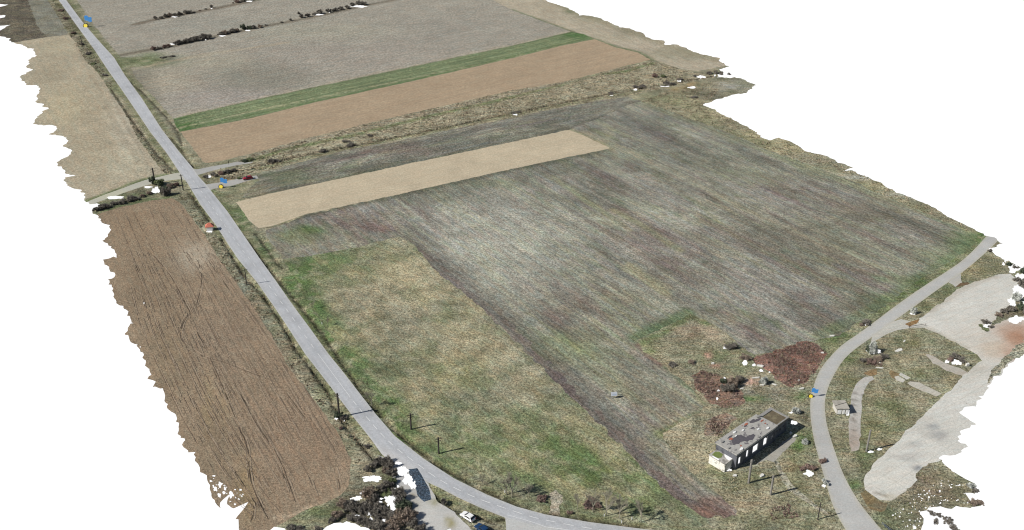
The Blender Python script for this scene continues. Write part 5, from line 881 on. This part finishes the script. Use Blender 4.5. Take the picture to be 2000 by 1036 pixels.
for i, (x, y, sc, lb) in enumerate([(989,966,1.2,'bare slender tree by the road bend casting a net of shadow'),(1000,972,1.05,'bare slender tree right behind the first one on the bend'),(1033,972,.7,'bare sapling just left of the low purplish bush'),(726,793,.9,'bare tree on the ditch edge where the bend begins'),(1158,1000,1.15,'leftmost bare tree of those along the lower road'),(1184,1008,1.25,'middle bare tree of those along the lower road'),(1210,1013,1.2,'bare tree right of the middle one along the lower road'),(1252,1020,1.1,'rightmost bare tree along the lower road'),(1128,994,.8,'small bare tree left of the tall ones along the lower road'),(612,602,.5,'thin bare sapling high on the bright green verge'),(640,636,.5,'thin bare sapling beside the white post on the green verge'),(942,948,.5,'bare sapling on the meadow edge above the bend ditch')]):
    b = empty('bare_tree', (*G(x, y), 0), i * 1.3, lb, 'tree'); td, cdm = BT[i % 2]
    for n_, me in (('trunk', td), ('crown', cdm)):
        o = bpy.data.objects.new(n_, me); C.objects.link(o); o.parent = b; o.scale = (sc, sc, sc * .95)

# ---------------------------------------------------------------- uncountable low growth
def tufts(name, label, cat, polys_px, dens, cols, hgt, wid, seed, holes_ok=False, avoid=()):
    r = np.random.default_rng(seed); P_ = []
    for pl in polys_px:
        W_ = GA(pl); a0, a1, b0, b1 = W_[:, 0].min(), W_[:, 0].max(), W_[:, 1].min(), W_[:, 1].max()
        n = int((a1 - a0) * (b1 - b0) * dens); x = r.uniform(a0, a1, n); y = r.uniform(b0, b1, n)
        k = inpoly(x, y, W_) & inpoly(x, y, OUT_W) & (fbm(x, y, 4, seed, 3) > .42)
        P_.append(np.stack([x[k], y[k]], 1))
    P_ = np.concatenate(P_)
    bad = np.zeros(len(P_), bool)
    for rg in REG:
        if rg['name'] in hard or rg['name'] in avoid or rg['name'] in ('ploughed_field', 'tan_strip', 'brown_field'): bad |= inpoly(P_[:, 0], P_[:, 1], rg['poly'])
    for h_ in holes: bad |= inpoly(P_[:, 0], P_[:, 1], h_)
    P_ = P_[~bad]; n = len(P_); K = 4
    base = np.repeat(P_, K, 0) + r.normal(size=(n * K, 2)) * wid * .35
    a = r.uniform(0, 6.283, n * K); w2 = wid * r.uniform(.25, .6, n * K); hh_ = hgt * r.uniform(.4, 1.2, n * K); lean = r.normal(size=(n * K, 2)) * hgt * .45
    z0 = np.full(n * K, -.05)
    A = np.stack([base[:, 0] - np.cos(a) * w2, base[:, 1] - np.sin(a) * w2, z0], 1); B2 = np.stack([base[:, 0] + np.cos(a) * w2, base[:, 1] + np.sin(a) * w2, z0], 1)
    T_ = np.stack([base[:, 0] + lean[:, 0], base[:, 1] + lean[:, 1], hh_], 1)
    v = np.stack([A, B2, T_], 1).reshape(-1, 3); f = np.arange(len(v)).reshape(-1, 3)
    ci = r.integers(0, len(cols), n); col = np.array([lin(c) for c in cols])[ci] * r.uniform(.75, 1.2, (n, 1)); col = np.repeat(col, K * 3, 0)
    o = np_mesh(name, v, f, mat('tuft_leaf', (0,0,0), .95, .15, 3, attr='paint'), None, col); set_props(o, label, cat, kind='stuff'); return o
def offs(pl, a, b_):
    P = smooth(GA(pl), 1); t = np.gradient(P, axis=0); t /= np.hypot(t[:, 0], t[:, 1])[:, None]; n = np.stack([-t[:, 1], t[:, 0]], 1)
    Q = np.concatenate([P + n * a, (P + n * b_)[::-1]]); return [PX(*q) for q in Q]
tufts('reed_stubble', 'dry reeds and weeds on the verge between the ploughed field and the road', 'reeds', [[(345,385),(372,378),(408,430),(460,515),(512,578),(577,684),(640,768),(700,862),(738,908),(720,925),(690,935),(686,899),(664,852),(631,805),(595,757),(564,718),(527,650),(491,595),(456,545),(427,505),(402,463),(379,431)],
  [(92,0),(110,-20),(150,55),(190,112),(245,218),(300,296),(340,338),(326,344),(296,308),(266,265),(251,233),(213,176),(191,143),(166,118),(135,68)]], 1.1, [(150,132,104),(128,108,84),(110,92,72),(112,120,84),(132,142,118),(164,146,118)], .45, .34, 5)
tufts('scrub', 'dry brown scrub between the fields beyond the crossing', 'scrub', [[(470,312),(600,270),(800,222),(1000,177),(1180,140),(1270,120),(1350,140),(1400,150),(1330,165),(1226,188),(1083,212),(1000,230),(876,254),(676,293),(520,333),(430,345),(388,349)], [(1330,170),(1420,155),(1390,198),(1372,206),(1470,255),(1520,272),(1600,302),(1650,330),(1560,318),(1430,262),(1251,199)], [(1600,305),(1690,345),(1860,430),(1900,448),(1890,452),(1708,375),(1640,335)], [(388,349),(455,336),(520,325),(505,343),(457,351),(401,361)]], .55, [(172,158,130),(150,136,112),(120,104,86),(116,122,84),(186,170,138)], .5, .5, 6)
tufts('waste_grass', 'tangled dry grass on the waste ground around the ruin and the grass island', 'grass', [[(1250,668),(1350,615),(1430,660),(1475,692),(1600,665),(1640,690),(1600,725),(1583,778),(1585,840),(1610,935),(1640,1020),(1655,1050),(1440,1050),(1440,1000),(1350,925),(1300,862),(1380,792)], [(1628,735),(1700,668),(1800,640),(1912,695),(1850,765),(1755,858),(1698,910),(1688,950),(1640,900),(1615,810)], [(1720,655),(1850,560),(1880,560),(1800,615)], [(1742,982),(1800,918),(1840,905),(1910,980),(1800,1000),(1790,1040),(1730,1040)], [(1880,530),(1940,475),(1985,520),(1880,560)]], .9, [(168,154,120),(140,132,96),(112,118,74),(96,104,66),(184,168,134)], .28, .3, 7)
tufts('bramble_tangle', 'tangled reddish brown bramble canes filling the thickets near the curved road', 'brambles', [[(1474,703),(1500,691),(1540,677),(1575,669),(1595,673),(1614,690),(1598,720),(1580,740),(1555,755),(1530,750),(1500,724)], [(1354,736),(1375,726),(1420,738),(1440,752),(1453,778),(1440,794),(1405,796),(1362,760)], [(1380,828),(1395,814),(1436,818),(1398,850)], [(1690,706),(1725,698),(1722,716),(1690,714)], [(1500,996),(1540,985),(1560,1010),(1510,1020)]], 4.5, [(142,112,102),(126,98,90),(160,136,120),(110,90,84),(146,134,114)], .6, .28, 8)
tufts('meadow_grass', 'uneven grass growing over the triangular meadow', 'grass', [[(553,508),(700,484),(790,470),(900,570),(1080,745),(1200,860),(1310,968),(1360,1010),(1240,1015),(1080,990),(990,958),(910,923),(805,858),(735,778),(660,672)], offs([(520,495),(563,560),(618,626),(676,711),(727,781),(805,859),(904,925),(1020,978),(1170,1009)], 0.2, 2.5)], .8, [(160,150,122),(128,130,98),(108,122,82),(176,162,134),(110,114,86)], .14, .22, 9, avoid=('bare_strip',))
